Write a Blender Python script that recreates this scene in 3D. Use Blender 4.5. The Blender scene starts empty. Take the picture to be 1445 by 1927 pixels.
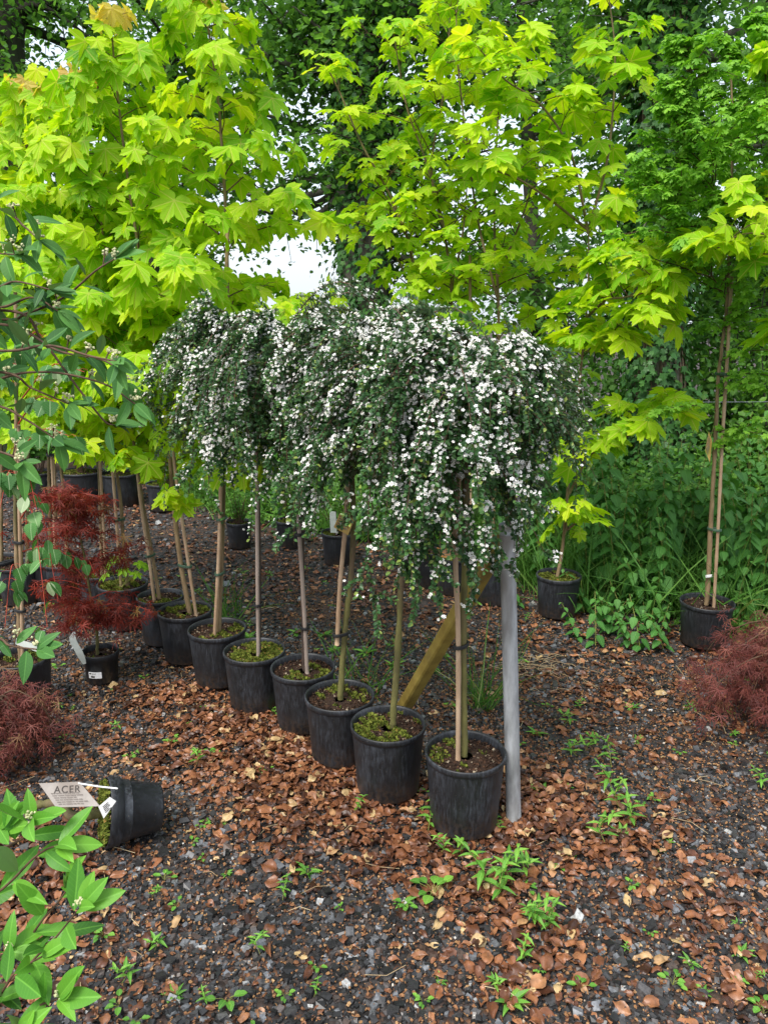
import bpy, math
import numpy as np
from math import radians, pi, sin, cos, tan, atan
from mathutils import Vector, Matrix

# ------------------------------------------------------------------ camera, world, sun, exposure
S = bpy.context.scene
CAMH, PITCH, FPX = 1.70, radians(14.0), 1456.0
cd = bpy.data.cameras.new('camera'); cam = bpy.data.objects.new('camera', cd)
S.collection.objects.link(cam); S.camera = cam
cam.location = (0, 0, CAMH); cam.rotation_euler = (radians(90) - PITCH, 0, 0)
cd.sensor_fit = 'VERTICAL'; cd.sensor_height = 24; cd.lens = 24 * FPX / 1927; cd.clip_end = 500; cd.clip_start = 0.02
W = bpy.data.worlds.new("World"); S.world = W; W.use_nodes = True
nt = W.node_tree; nt.nodes.clear()
sky = nt.nodes.new('ShaderNodeTexSky'); sky.sky_type = 'NISHITA'; sky.sun_disc = False
SUN_EL, SUN_AZ = radians(58), radians(215)      # azimuth: from behind the camera, to the left
sky.sun_elevation = SUN_EL; sky.sun_rotation = SUN_AZ; sky.dust_density = 5; sky.air_density = 1.2
b1 = nt.nodes.new('ShaderNodeBackground'); b1.inputs[1].default_value = 0.05
b2 = nt.nodes.new('ShaderNodeBackground'); b2.inputs[0].default_value = (0.84, 0.92, 1.0, 1); b2.inputs[1].default_value = 0.50
ad = nt.nodes.new('ShaderNodeAddShader'); wo = nt.nodes.new('ShaderNodeOutputWorld')
nt.links.new(sky.outputs[0], b1.inputs[0]); nt.links.new(b1.outputs[0], ad.inputs[0])
nt.links.new(b2.outputs[0], ad.inputs[1]); nt.links.new(ad.outputs[0], wo.inputs[0])
sl = bpy.data.lights.new('sun', 'SUN'); sl.energy = 1.9; sl.angle = radians(22); sl.color = (1, 0.97, 0.92)
so = bpy.data.objects.new('sun', sl); S.collection.objects.link(so)
sd = Vector((sin(SUN_AZ) * cos(SUN_EL), cos(SUN_AZ) * cos(SUN_EL), sin(SUN_EL)))
so.rotation_euler = sd.to_track_quat('Z', 'Y').to_euler(); so.location = (0, 0, 12)
S.view_settings.view_transform = 'Standard'; S.view_settings.look = 'None'
S.view_settings.exposure = 1.0; S.view_settings.gamma = 1.0

# ------------------------------------------------------------------ numeric helpers
R = np.random.default_rng(7)
A = np.asarray
UPV = np.array([0., 0., 1.])

def at(px, py, Y):
    """point at horizontal distance Y seen in the photo at px, py"""
    u = (px - 722.5) / FPX; v = (963.5 - py) / FPX
    dy = cos(PITCH) + v * sin(PITCH); dz = -sin(PITCH) + v * cos(PITCH)
    k = Y / dy
    return np.array([u * k, Y, CAMH + dz * k])

def gp(px, py, z=0.0):
    u = (px - 722.5) / FPX; v = (963.5 - py) / FPX
    dy = cos(PITCH) + v * sin(PITCH); dz = -sin(PITCH) + v * cos(PITCH)
    k = (z - CAMH) / dz
    return np.array([u * k, dy * k, z])

def nrm(a):
    a = np.asarray(a, float)
    return a / np.maximum(np.linalg.norm(a, axis=-1, keepdims=True), 1e-9)

def rdir(n, r):
    return nrm(r.normal(size=(n, 3)))

class Acc:
    def __init__(s): s.V = []; s.F = []; s.r = []; s.l = []; s.m = []; s.s = []; s.n = 0
    def add(s, V, F, rnd=0.5, lc=None, mi=0, smooth=False):
        V = np.asarray(V, float).reshape(-1, 3); F = np.asarray(F, int).reshape(-1, 3)
        if not len(V): return s
        s.V.append(V); s.F.append(F + s.n); s.n += len(V)
        s.r.append(np.broadcast_to(np.asarray(rnd, float), (len(V),)))
        s.l.append(np.zeros((len(V), 3)) if lc is None else lc)
        s.m.append(np.full(len(F), mi)); s.s.append(np.full(len(F), smooth))
        return s
    def build(s, name, mats, parent=None, base=(0, 0, 0), **tags):
        V = np.concatenate(s.V) - np.asarray(base, float)
        F = np.concatenate(s.F)
        me = bpy.data.meshes.new(name)
        me.vertices.add(len(V)); me.vertices.foreach_set('co', V.astype(np.float32).ravel())
        me.loops.add(len(F) * 3); me.loops.foreach_set('vertex_index', F.astype(np.int32).ravel())
        me.polygons.add(len(F)); me.polygons.foreach_set('loop_start', np.arange(0, len(F) * 3, 3, dtype=np.int32))
        me.polygons.foreach_set('material_index', np.concatenate(s.m).astype(np.int32))
        me.polygons.foreach_set('use_smooth', np.concatenate(s.s).astype(bool))
        a = me.attributes.new('rnd', 'FLOAT', 'POINT'); a.data.foreach_set('value', np.concatenate(s.r).astype(np.float32))
        a = me.attributes.new('lc', 'FLOAT_VECTOR', 'POINT'); a.data.foreach_set('vector', np.concatenate(s.l).astype(np.float32).ravel())
        for m in (mats if isinstance(mats, (list, tuple)) else [mats]): me.materials.append(m)
        me.update(calc_edges=True)
        o = bpy.data.objects.new(name, me); S.collection.objects.link(o)
        if parent is not None: o.parent = parent
        else: o.location = base
        for k, v in tags.items(): o[k] = v
        return o

def thing(name, label, cat, base, group=None):
    o = bpy.data.objects.new(name, None); S.collection.objects.link(o); o.location = base
    o.empty_display_size = 0.1; o['label'] = label; o['category'] = cat
    if group: o['group'] = group
    return o

def inst(acc, T, pos, fwd, n, sc, rnd=None, mi=0, smooth=False, wid=None):
    """copies of a leaf-like template (V, F): base at 0, along +y, facing +z"""
    V, F = T; N = len(pos)
    if N == 0: return
    fwd = nrm(fwd); side = nrm(np.cross(fwd, n)); up = np.cross(side, fwd)
    sc = np.broadcast_to(np.asarray(sc, float), (N,))[:, None, None]
    wx = V[None, :, 0:1] * (1 if wid is None else np.asarray(wid)[:, None, None])
    P = pos[:, None, :] + sc * (wx * side[:, None] + V[None, :, 1:2] * fwd[:, None] + V[None, :, 2:3] * up[:, None])
    k = len(V)
    FF = (F[None] + (np.arange(N) * k)[:, None, None]).reshape(-1, 3)
    if rnd is None: rnd = R.random(N)
    acc.add(P.reshape(-1, 3), FF, np.repeat(rnd, k), np.tile(V, (N, 1)), mi, smooth)

def tubes(acc, P, rad, k=5, rnd=None, mi=0, smooth=True, cap=False):
    """P (B,n,3) paths, rad (B,n) or (n,)"""
    P = np.asarray(P, float)
    if P.ndim == 2: P = P[None]
    B, n, _ = P.shape
    if B == 0: return
    rad = np.broadcast_to(np.asarray(rad, float), (B, n))
    T = nrm(np.gradient(P, axis=1)) if n > 2 else nrm(np.repeat(P[:, 1:2] - P[:, 0:1], 2, axis=1))
    ref = np.where(np.abs(T.mean(1, keepdims=True)[..., 2:3]) > .8, A([1., 0, 0]), UPV)
    s = nrm(np.cross(T, ref)); u = np.cross(s, T)
    a = np.arange(k) * 2 * pi / k
    ring = P[:, :, None] + rad[:, :, None, None] * (np.cos(a)[None, None, :, None] * s[:, :, None] + np.sin(a)[None, None, :, None] * u[:, :, None])
    i, j = np.meshgrid(np.arange(n - 1), np.arange(k), indexing='ij')
    p = (i * k + j).ravel(); q = (i * k + (j + 1) % k).ravel()
    F = np.concatenate([np.stack([p, p + k, q + k], 1), np.stack([p, q + k, q], 1)])
    if cap:
        for e in (0, n - 1):
            c = [e * k + t for t in range(k)]
            F = np.concatenate([F, A([[c[0], c[t], c[t + 1]] if e else [c[0], c[t + 1], c[t]] for t in range(1, k - 1)])])
    FF = (F[None] + (np.arange(B) * n * k)[:, None, None]).reshape(-1, 3)
    if rnd is None: rnd = R.random(B)
    L = np.zeros((B, n, k, 3)); L[..., 2] = np.arange(n)[None, :, None] / (n - 1); L[..., 0] = np.arange(k)[None, None] / k
    acc.add(ring.reshape(-1, 3), FF, np.repeat(np.broadcast_to(rnd, (B,)), n * k), L.reshape(-1, 3), mi, smooth)

def curve(pts, n=24):
    """smooth resample of a polyline (Catmull-Rom)"""
    p = A([np.asarray(q, float) for q in pts])
    if len(p) == 2: return p[0] + (p[1] - p[0]) * np.linspace(0, 1, n)[:, None]
    e = np.vstack([2 * p[0] - p[1], p, 2 * p[-1] - p[-2]])
    out = []
    for t in np.linspace(0, len(p) - 1 - 1e-6, n):
        i = int(t); f = t - i; a, b, c, d = e[i:i + 4]
        out.append(.5 * (2 * b + (c - a) * f + (2 * a - 5 * b + 4 * c - d) * f * f + (3 * b - a - 3 * c + d) * f ** 3))
    return A(out)

def lathe(acc, prof, c, k=40, mi=0, smooth=True, rnd=.5, M=None):
    prof = A(prof, dtype=float); n = len(prof); a = np.arange(k) * 2 * pi / k
    V = np.stack([prof[:, 0:1] * np.cos(a), prof[:, 0:1] * np.sin(a), np.repeat(prof[:, 1:2], k, 1)], -1).reshape(-1, 3)
    if M is not None: V = V @ M.T
    V = V + np.asarray(c)
    i, j = np.meshgrid(np.arange(n - 1), np.arange(k), indexing='ij')
    p = (i * k + j).ravel(); q = (i * k + (j + 1) % k).ravel()
    acc.add(V, np.concatenate([np.stack([p, q, q + k], 1), np.stack([p, q + k, p + k], 1)]), rnd, None, mi, smooth)

def box(acc, c, ax, ay, az, mi=0, rnd=.5):
    """box with half axes"""
    c, ax, ay, az = [np.asarray(t, float) for t in (c, ax, ay, az)]
    V = A([c + sx * ax + sy * ay + sz * az for sz in (-1, 1) for sx, sy in ((-1, -1), (1, -1), (1, 1), (-1, 1))])
    F = [(0, 2, 1), (0, 3, 2), (4, 5, 6), (4, 6, 7)]
    for i in range(4):
        j = (i + 1) % 4; F += [(i, j, j + 4), (i, j + 4, i + 4)]
    acc.add(V, F, rnd, None, mi)

# ------------------------------------------------------------------ materials
def newmat(name):
    m = bpy.data.materials.new(name); m.use_nodes = True
    n = m.node_tree; n.nodes.clear()
    return m, n, n.nodes.new('ShaderNodeOutputMaterial')
def N(n, t, **kw):
    x = n.nodes.new('ShaderNode' + t)
    for k, v in kw.items(): setattr(x, k, v)
    return x
def ramp(n, stops):
    r = N(n, 'ValToRGB'); e = r.color_ramp.elements
    while len(e) > 1: e.remove(e[-1])
    e[0].position = stops[0][0]; e[0].color = (*stops[0][1], 1)
    for p, c in stops[1:]:
        k = e.new(p); k.color = (*c, 1)
    return r
def math_(n, op, a, b=None, c=None):
    x = N(n, 'Math', operation=op)
    for i, v in enumerate((a, b, c)):
        if v is None: continue
        if isinstance(v, (int, float)): x.inputs[i].default_value = v
        else: n.links.new(v, x.inputs[i])
    return x.outputs[0]
def mixc(n, fac, a, b, mode='MIX'):
    x = N(n, 'Mix', data_type='RGBA', blend_type=mode)
    for i, v in ((0, fac), (6, a), (7, b)):
        if isinstance(v, (int, float)): x.inputs[i].default_value = v
        elif isinstance(v, tuple): x.inputs[i].default_value = (*v, 1)
        else: n.links.new(v, x.inputs[i])
    return x.outputs[2]
def noise(n, scale, detail=2, co=None, rough=.5):
    x = N(n, 'TexNoise'); x.inputs['Scale'].default_value = scale; x.inputs['Detail'].default_value = detail
    x.inputs['Roughness'].default_value = rough
    if co is not None: n.links.new(co, x.inputs['Vector'])
    return x.outputs[0]
def maprange(n, v, a, b, c=0., d=1.):
    x = N(n, 'MapRange'); n.links.new(v, x.inputs[0])
    for i, t in enumerate((a, b, c, d)): x.inputs[i + 1].default_value = t
    return x.outputs[0]

def leafmat(name, stops, trans=.35, rough=.5, spec=.4, veins=None, back=None, mott=.25, tcol=(1.1, 1.15, .5)):
    m, n, out = newmat(name)
    at_ = N(n, 'Attribute', attribute_name='rnd')
    rp = ramp(n, stops); n.links.new(at_.outputs['Fac'], rp.inputs[0])
    col = rp.outputs[0]
    geo = N(n, 'NewGeometry')
    nz = noise(n, 9, 3, geo.outputs['Position'])
    col = mixc(n, maprange(n, nz, .35, .7, 0, mott), col, (stops[0][1][0] * .5, stops[0][1][1] * .55, stops[0][1][2] * .5))
    lc = N(n, 'Attribute', attribute_name='lc')
    sx = N(n, 'SeparateXYZ'); n.links.new(lc.outputs['Vector'], sx.inputs[0])
    vm = None
    if veins == 'palm':
        ax = math_(n, 'ABSOLUTE', sx.outputs[0]); an = math_(n, 'ARCTAN2', ax, sx.outputs[1])
        r_ = math_(n, 'SQRT', math_(n, 'ADD', math_(n, 'MULTIPLY', ax, ax), math_(n, 'MULTIPLY', sx.outputs[1], sx.outputs[1])))
        ds = []
        for a0 in (0, 50, 104):
            ds.append(math_(n, 'ABSOLUTE', math_(n, 'MULTIPLY', r_, math_(n, 'SINE', math_(n, 'SUBTRACT', an, radians(a0))))))
        d = math_(n, 'MINIMUM', ds[0], math_(n, 'MINIMUM', ds[1], ds[2]))
        v1 = maprange(n, d, .008, .03, 1, 0)
        s2 = math_(n, 'ABSOLUTE', math_(n, 'SINE', math_(n, 'MULTIPLY', math_(n, 'SUBTRACT', r_, math_(n, 'MULTIPLY', d, 1.1)), 34)))
        vm = math_(n, 'MAXIMUM', v1, maprange(n, s2, 0, .25, .45, 0))
    elif veins == 'mid':
        ax = math_(n, 'ABSOLUTE', sx.outputs[0])
        v1 = maprange(n, ax, .006, .022, 1, 0)
        s2 = math_(n, 'ABSOLUTE', math_(n, 'SINE', math_(n, 'MULTIPLY', math_(n, 'SUBTRACT', sx.outputs[1], math_(n, 'MULTIPLY', ax, .9)), 30)))
        vm = math_(n, 'MAXIMUM', v1, maprange(n, s2, 0, .3, .4, 0))
    if vm is not None:
        col = mixc(n, math_(n, 'MULTIPLY', vm, .35), col, tuple(min(1, c * 1.5 + .03) for c in stops[-1][1]))
    if back:
        col = mixc(n, geo.outputs['Backfacing'], col, back)
    p = N(n, 'BsdfPrincipled'); n.links.new(col, p.inputs['Base Color'])
    p.inputs['Roughness'].default_value = rough; p.inputs['Specular IOR Level'].default_value = spec
    if vm is not None:
        bp = N(n, 'Bump'); bp.inputs['Strength'].default_value = .25; bp.inputs['Distance'].default_value = .003
        n.links.new(vm, bp.inputs['Height']); n.links.new(bp.outputs[0], p.inputs['Normal'])
    tr = N(n, 'BsdfTranslucent'); n.links.new(mixc(n, 1.0, col, tcol, 'MULTIPLY'), tr.inputs[0])
    mx = N(n, 'MixShader'); mx.inputs[0].default_value = trans
    n.links.new(p.outputs[0], mx.inputs[1]); n.links.new(tr.outputs[0], mx.inputs[2]); n.links.new(mx.outputs[0], out.inputs[0])
    return m

def surf(name, c1, c2, scale=8, rough=.7, spec=.4, stretch=(1, 1, 1), bump=.3, c3=None, lo=.35, hi=.65, metal=0, useR=False, detail=5, bd=.004, rvar=0.):
    m, n, out = newmat(name)
    tc = N(n, 'TexCoord'); mp = N(n, 'Mapping'); mp.inputs['Scale'].default_value = stretch
    n.links.new(tc.outputs['Object'], mp.inputs[0])
    nz = noise(n, scale, detail, mp.outputs[0], .65)
    col = mixc(n, maprange(n, nz, lo, hi), c1, c2)
    if c3:
        col = mixc(n, maprange(n, noise(n, scale * .37, 3, mp.outputs[0]), .52, .66), col, c3)
    if useR:
        a_ = N(n, 'Attribute', attribute_name='rnd')
        col = mixc(n, maprange(n, a_.outputs['Fac'], 0, 1, .0, .6), col, c2)
    p = N(n, 'BsdfPrincipled'); n.links.new(col, p.inputs['Base Color'])
    p.inputs['Roughness'].default_value = rough; p.inputs['Specular IOR Level'].default_value = spec; p.inputs['Metallic'].default_value = metal
    if rvar: n.links.new(maprange(n, nz, .3, .7, rough - rvar, rough + rvar), p.inputs['Roughness'])
    if bump:
        bp = N(n, 'Bump'); bp.inputs['Strength'].default_value = bump; bp.inputs['Distance'].default_value = bd
        n.links.new(noise(n, scale * 2.2, detail, mp.outputs[0], .7), bp.inputs['Height']); n.links.new(bp.outputs[0], p.inputs['Normal'])
    n.links.new(p.outputs[0], out.inputs[0])
    return m

def rndmat(name, stops, rough=.7, spec=.4, scale=60, mot=.5, trans=0):
    m, n, out = newmat(name)
    a_ = N(n, 'Attribute', attribute_name='rnd'); rp = ramp(n, stops); n.links.new(a_.outputs['Fac'], rp.inputs[0])
    geo = N(n, 'NewGeometry')
    col = mixc(n, maprange(n, noise(n, scale, 4, geo.outputs['Position'], .6), .35, .7, 0, mot), rp.outputs[0], tuple(c * .35 for c in stops[0][1]))
    p = N(n, 'BsdfPrincipled'); n.links.new(col, p.inputs['Base Color'])
    p.inputs['Roughness'].default_value = rough; p.inputs['Specular IOR Level'].default_value = spec
    if trans:
        tr = N(n, 'BsdfTranslucent'); n.links.new(col, tr.inputs[0]); mx = N(n, 'MixShader'); mx.inputs[0].default_value = trans
        n.links.new(p.outputs[0], mx.inputs[1]); n.links.new(tr.outputs[0], mx.inputs[2]); n.links.new(mx.outputs[0], out.inputs[0])
    else: n.links.new(p.outputs[0], out.inputs[0])
    return m

M = {}
M['maple'] = leafmat('golden_maple_leaf', [(0, (.14, .38, .010)), (.3, (.28, .57, .010)), (.65, (.44, .69, .012)), (.92, (.62, .79, .02)), (.94, (.64, .62, .06)), (1, (.62, .44, .15))], .52, .5, .25, 'palm', mott=.12, tcol=(1.25, 1.15, .5))
M['mapleg'] = leafmat('green_gold_maple_leaf', [(0, (.13, .30, .015)), (.5, (.25, .47, .018)), (1, (.38, .60, .02))], .45, .5, .3, 'palm', mott=.25, tcol=(1.2, 1.1, .6))
M['coto'] = leafmat('small_glossy_leaf', [(0, (.022, .062, .022)), (.5, (.05, .13, .04)), (.85, (.095, .21, .055)), (1, (.26, .34, .07))], .28, .38, .35, None, back=(.13, .20, .11), mott=.22)
M['shrub'] = leafmat('oval_shrub_leaf', [(0, (.045, .15, .02)), (.5, (.09, .29, .03)), (1, (.17, .42, .04))], .3, .42, .35, 'mid', back=(.15, .27, .09), mott=.2)
M['shrubd'] = leafmat('dull_oval_shrub_leaf', [(0, (.022, .075, .025)), (.5, (.055, .17, .04)), (1, (.12, .31, .06))], .3, .5, .25, 'mid', back=(.09, .17, .07), mott=.25)
M['haw'] = leafmat('lobed_leaf', [(0, (.12, .32, .03)), (.5, (.22, .48, .04)), (1, (.32, .60, .06))], .4, .5, .3, None, mott=.2)
M['wood'] = leafmat('woodland_leaf', [(0, (.07, .19, .04)), (.5, (.125, .29, .06)), (1, (.20, .40, .08))], .58, .5, .3, None, mott=.25)
M['woodl'] = leafmat('light_woodland_leaf', [(0, (.07, .19, .03)), (.5, (.13, .30, .045)), (1, (.22, .42, .06))], .45, .5, .3, None, mott=.3)
M['blue'] = leafmat('bluish_bush_leaf', [(0, (.05, .13, .06)), (.5, (.09, .22, .09)), (1, (.15, .32, .12))], .35, .5, .3, None, mott=.3)
M['ivy'] = leafmat('ivy_leaf', [(0, (.035, .12, .03)), (.6, (.07, .20, .04)), (.985, (.13, .30, .06)), (1, (.45, .35, .05))], .3, .42, .35, None, mott=.3)
M['nettle'] = leafmat('nettle_leaf', [(0, (.04, .14, .03)), (.5, (.075, .23, .045)), (1, (.13, .33, .06))], .3, .55, .3, 'mid', mott=.25)
M['weed'] = leafmat('weed_leaf', [(0, (.08, .24, .03)), (.5, (.15, .38, .05)), (1, (.25, .50, .07))], .35, .45, .4, 'mid', mott=.15)
M['grass'] = leafmat('grass_blade', [(0, (.06, .16, .025)), (.5, (.10, .26, .04)), (.9, (.18, .36, .07)), (1, (.42, .38, .18))], .3, .5, .3, None, mott=.2)
M['red'] = leafmat('red_lace_leaf', [(0, (.11, .02, .013)), (.5, (.23, .036, .025)), (.85, (.38, .06, .035)), (1, (.24, .14, .04))], .38, .5, .3, None, mott=.3, tcol=(1.3, .8, .6))
M['redp'] = leafmat('purple_lace_leaf', [(0, (.11, .03, .028)), (.5, (.20, .06, .05)), (.85, (.30, .10, .07)), (1, (.34, .20, .10))], .35, .5, .3, None, mott=.3, tcol=(1.2, .8, .7))
M['varieg'] = leafmat('pale_edged_leaf', [(0, (.04, .15, .03)), (.6, (.09, .26, .06)), (.85, (.18, .36, .12)), (1, (.48, .58, .36))], .3, .5, .25, 'mid', mott=.5)
M['petal'] = rndmat('white_petal', [(0, (.62, .60, .50)), (.12, (.78, .77, .72)), (.3, (.88, .88, .84)), (1, (.92, .92, .90))], .6, .2, 90, .05, .3)
M['stamen'] = rndmat('pale_stamen', [(0, (.35, .25, .12)), (1, (.5, .3, .25))], .7)
M['bud'] = rndmat('cream_bud', [(0, (.42, .44, .22)), (1, (.60, .58, .34))], .7, .3, 90, .3)
M['litter'] = rndmat('fallen_leaf_brown', [(0, (.05, .020, .011)), (.3, (.14, .052, .024)), (.6, (.30, .118, .05)), (.88, (.44, .20, .09)), (1, (.60, .42, .20))], .40, .5, 38, .6, .08)
M['husk'] = rndmat('tan_husk', [(0, (.10, .045, .02)), (.35, (.24, .11, .05)), (.7, (.38, .21, .09)), (.95, (.50, .31, .15)), (1, (.75, .72, .66))], .8, .3, 200, .35)
M['stone'] = rndmat('slate_chip', [(0, (.012, .012, .012)), (.45, (.036, .035, .036)), (.7, (.07, .068, .068)), (.78, (.09, .055, .038)), (.9, (.12, .125, .13)), (.985, (.20, .21, .23)), (1, (.55, .55, .53))], .4, .5, 120, .6)
M['soil'] = rndmat('dark_compost', [(0, (.02, .011, .007)), (.6, (.055, .028, .016)), (.9, (.13, .06, .03)), (1, (.5, .42, .3))], .85, .3, 90, .5)
M['moss'] = rndmat('moss', [(0, (.05, .075, .01)), (.45, (.12, .155, .02)), (.8, (.22, .24, .04)), (.9, (.26, .20, .05)), (1, (.34, .16, .05))], .9, .2, 80, .5)
M['maplebark'] = surf('tan_bark', (.16, .105, .055), (.30, .215, .12), 30, .75, .3, (1, 1, .25), .5, (.11, .10, .04))
M['cotobark'] = surf('mossy_green_bark', (.085, .075, .03), (.17, .16, .05), 28, .8, .3, (1, 1, .3), .6, (.14, .10, .06))
M['twig'] = surf('brown_twig', (.06, .035, .02), (.13, .075, .045), 40, .7, .3)
M['stem'] = surf('olive_stem', (.16, .20, .04), (.30, .30, .08), 40, .6, .3)
M['redtwig'] = surf('red_twig', (.30, .03, .02), (.42, .07, .04), 40, .6, .3)
M['cane'] = surf('bamboo_cane', (.30, .19, .11), (.50, .36, .24), 22, .6, .35, (1, 1, .2), .2, (.22, .15, .08))
M['canepale'] = surf('weathered_grey_stake', (.22, .17, .14), (.38, .31, .26), 22, .75, .3, (1, 1, .15), .4)
M['darkstake'] = surf('dark_wet_stake', (.035, .025, .02), (.09, .06, .045), 22, .7, .35, (1, 1, .15), .4)
M['tie'] = surf('black_rubber_tie', (.008, .008, .009), (.02, .02, .02), 30, .5)
M['tieg'] = surf('green_tie', (.03, .07, .04), (.06, .11, .07), 30, .5)
M['tree'] = surf('grey_tree_bark', (.075, .068, .055), (.19, .175, .14), 9, .9, .2, (1, 1, .3), .9, (.06, .085, .03), bd=.03)
M['treed'] = surf('dark_tree_bark', (.035, .032, .025), (.085, .078, .06), 9, .9, .2, (1, 1, .3), .9, (.03, .05, .018), bd=.03)
M['vine'] = surf('ivy_stem', (.10, .075, .05), (.22, .16, .11), 30, .85, .2)
M['white'] = surf('white_tag_plastic', (.72, .73, .72), (.80, .80, .80), 10, .5, .4, bump=0)
M['greytag'] = surf('translucent_tag', (.42, .46, .42), (.58, .62, .57), 10, .4, .4, bump=0)
M['cream'] = surf('damp_cream_card', (.30, .27, .245), (.42, .385, .35), 14, .5, .4, bump=0, c3=(.24, .20, .17))
M['ink'] = surf('dark_ink', (.05, .04, .035), (.10, .09, .08), 10, .6, bump=0)
M['fade'] = surf('faded_ink', (.15, .13, .115), (.22, .19, .17), 10, .6, bump=0)
M['tagy'] = surf('yellow_card', (.42, .27, .07), (.55, .38, .12), 30, .5, bump=0, c3=(.30, .30, .06))
M['tago'] = surf('orange_brown_card', (.32, .14, .04), (.50, .25, .08), 40, .5, bump=0)
M['steel'] = surf('galvanised_steel', (.28, .29, .30), (.52, .54, .56), 26, .42, .5, (1, 1, .25), .3, (.19, .18, .17), metal=.3, rvar=.12)
M['timber'] = surf('algae_stained_timber', (.22, .15, .03), (.36, .27, .06), 12, .75, .3, (1, 1, 1), .4, (.17, .12, .05))
M['wire'] = surf('steel_wire', (.30, .32, .34), (.45, .47, .5), 20, .4, .5, metal=.6, bump=0)
M['straw'] = rndmat('dry_straw', [(0, (.35, .24, .12)), (1, (.62, .50, .30))], .7)

def potmat():
    m, n, out = newmat('scuffed_black_plastic')
    tc = N(n, 'TexCoord'); oi = N(n, 'ObjectInfo')
    mp = N(n, 'Mapping'); mp.inputs['Scale'].default_value = (1, 1, .16); n.links.new(tc.outputs['Object'], mp.inputs[0])
    cv = N(n, 'CombineXYZ'); n.links.new(math_(n, 'MULTIPLY', oi.outputs['Random'], 30), cv.inputs[0]); n.links.new(math_(n, 'MULTIPLY', oi.outputs['Random'], 17), cv.inputs[2]); n.links.new(cv.outputs[0], mp.inputs['Location'])
    st = noise(n, 120, 4, mp.outputs[0], .75)
    mp2 = N(n, 'Mapping'); mp2.inputs['Scale'].default_value = (1, 1, .5); n.links.new(tc.outputs['Object'], mp2.inputs[0]); n.links.new(cv.outputs[0], mp2.inputs['Location'])
    big = noise(n, 8, 4, mp2.outputs[0], .55)
    f = math_(n, 'MULTIPLY', maprange(n, st, .44, .66), maprange(n, big, .38, .66, .12, 1))
    sx = N(n, 'SeparateXYZ'); n.links.new(tc.outputs['Object'], sx.inputs[0])
    dirt = math_(n, 'MULTIPLY', maprange(n, sx.outputs[2], .0, .10, 1, 0), maprange(n, noise(n, 60, 4, tc.outputs['Object'], .7), .42, .60))
    col = mixc(n, math_(n, 'MULTIPLY', f, .75), (.010, .011, .013), (.075, .085, .105))
    col = mixc(n, maprange(n, big, .55, .70, 0, .6), col, (.062, .068, .080))
    col = mixc(n, math_(n, 'MULTIPLY', dirt, .8), col, (.075, .048, .03))
    col = mixc(n, maprange(n, noise(n, 160, 2, tc.outputs['Object']), .70, .74, 0, .5), col, (.16, .13, .10))
    p = N(n, 'BsdfPrincipled'); n.links.new(col, p.inputs['Base Color'])
    n.links.new(maprange(n, st, .3, .7, .38, .62), p.inputs['Roughness'])
    bp = N(n, 'Bump'); bp.inputs['Strength'].default_value = .25; bp.inputs['Distance'].default_value = .0015
    n.links.new(st, bp.inputs['Height']); n.links.new(bp.outputs[0], p.inputs['Normal'])
    n.links.new(p.outputs[0], out.inputs[0])
    return m
M['pot'] = potmat()

def groundmat():
    m, n, out = newmat('gravel_and_soil')
    geo = N(n, 'NewGeometry'); P = geo.outputs['Position']
    v = N(n, 'TexVoronoi'); v.inputs['Scale'].default_value = 55; n.links.new(P, v.inputs['Vector'])
    sep = N(n, 'SeparateColor'); n.links.new(v.outputs['Color'], sep.inputs[0])
    rp = ramp(n, [(0, (.012, .011, .011)), (.5, (.03, .028, .028)), (.78, (.055, .053, .055)), (.86, (.14, .055, .025)), (1, (.24, .11, .05))])
    n.links.new(sep.outputs[0], rp.inputs[0])
    col = mixc(n, maprange(n, v.outputs['Distance'], .0, .5, 0, .6), rp.outputs[0], (.012, .009, .007))
    col = mixc(n, maprange(n, noise(n, 1.6, 5, P, .6), .48, .62, 0, .55), col, (.085, .038, .02))
    p = N(n, 'BsdfPrincipled'); n.links.new(col, p.inputs['Base Color']); p.inputs['Roughness'].default_value = .75
    bp = N(n, 'Bump'); bp.inputs['Strength'].default_value = .8; bp.inputs['Distance'].default_value = .012
    n.links.new(math_(n, 'SUBTRACT', 1, v.outputs['Distance']), bp.inputs['Height']); n.links.new(bp.outputs[0], p.inputs['Normal'])
    n.links.new(p.outputs[0], out.inputs[0])
    return m
M['ground'] = groundmat()

# ------------------------------------------------------------------ leaf templates
def fan(pts, z):
    V = [(0, 0, z(0, 0))] + [(x, y, z(x, y)) for x, y in pts]
    k = len(pts)
    return A(V, dtype=float), A([(0, i + 1, (i + 1) % k + 1) for i in range(k)])[:, [0, 2, 1]]

def palmate(half, droop=.2, pleat=.05, rays=(0, 50, 104), seed=0):
    r = np.random.default_rng(seed)
    full = [(a, q) for a, q in half] + [(-a, q) for a, q in half[::-1] if 0 < a < 180]
    pts = []
    for a, q in full:
        q *= 1 + r.normal() * .04; a += r.normal() * 1.0
        pts.append((q * sin(radians(a)), q * cos(radians(a))))
    def z(x, y):
        q = math.hypot(x, y); a = abs(math.degrees(math.atan2(x, y)))
        d = min(abs(a - t) for t in rays)
        return pleat * q * min(d, 26) / 26 * 1.6 - droop * q * q
    # centre slightly ahead of the stalk so that the blade base closes well
    return fan(pts, z)
half = [(0, 1.0), (6, .86), (12, .90), (16, .76), (22, .70), (26, .58), (31, .68), (37, .84), (41, .80), (50, 1.0), (58, .84), (65, .88), (69, .72), (77, .54), (86, .62), (94, .72), (104, .80), (113, .60), (122, .62), (136, .44), (152, .36), (166, .22), (178, .06)]
MAPLE = [palmate(half, d, .07, seed=i) for i, d in enumerate((.12, .28, .4, .2))]
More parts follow.
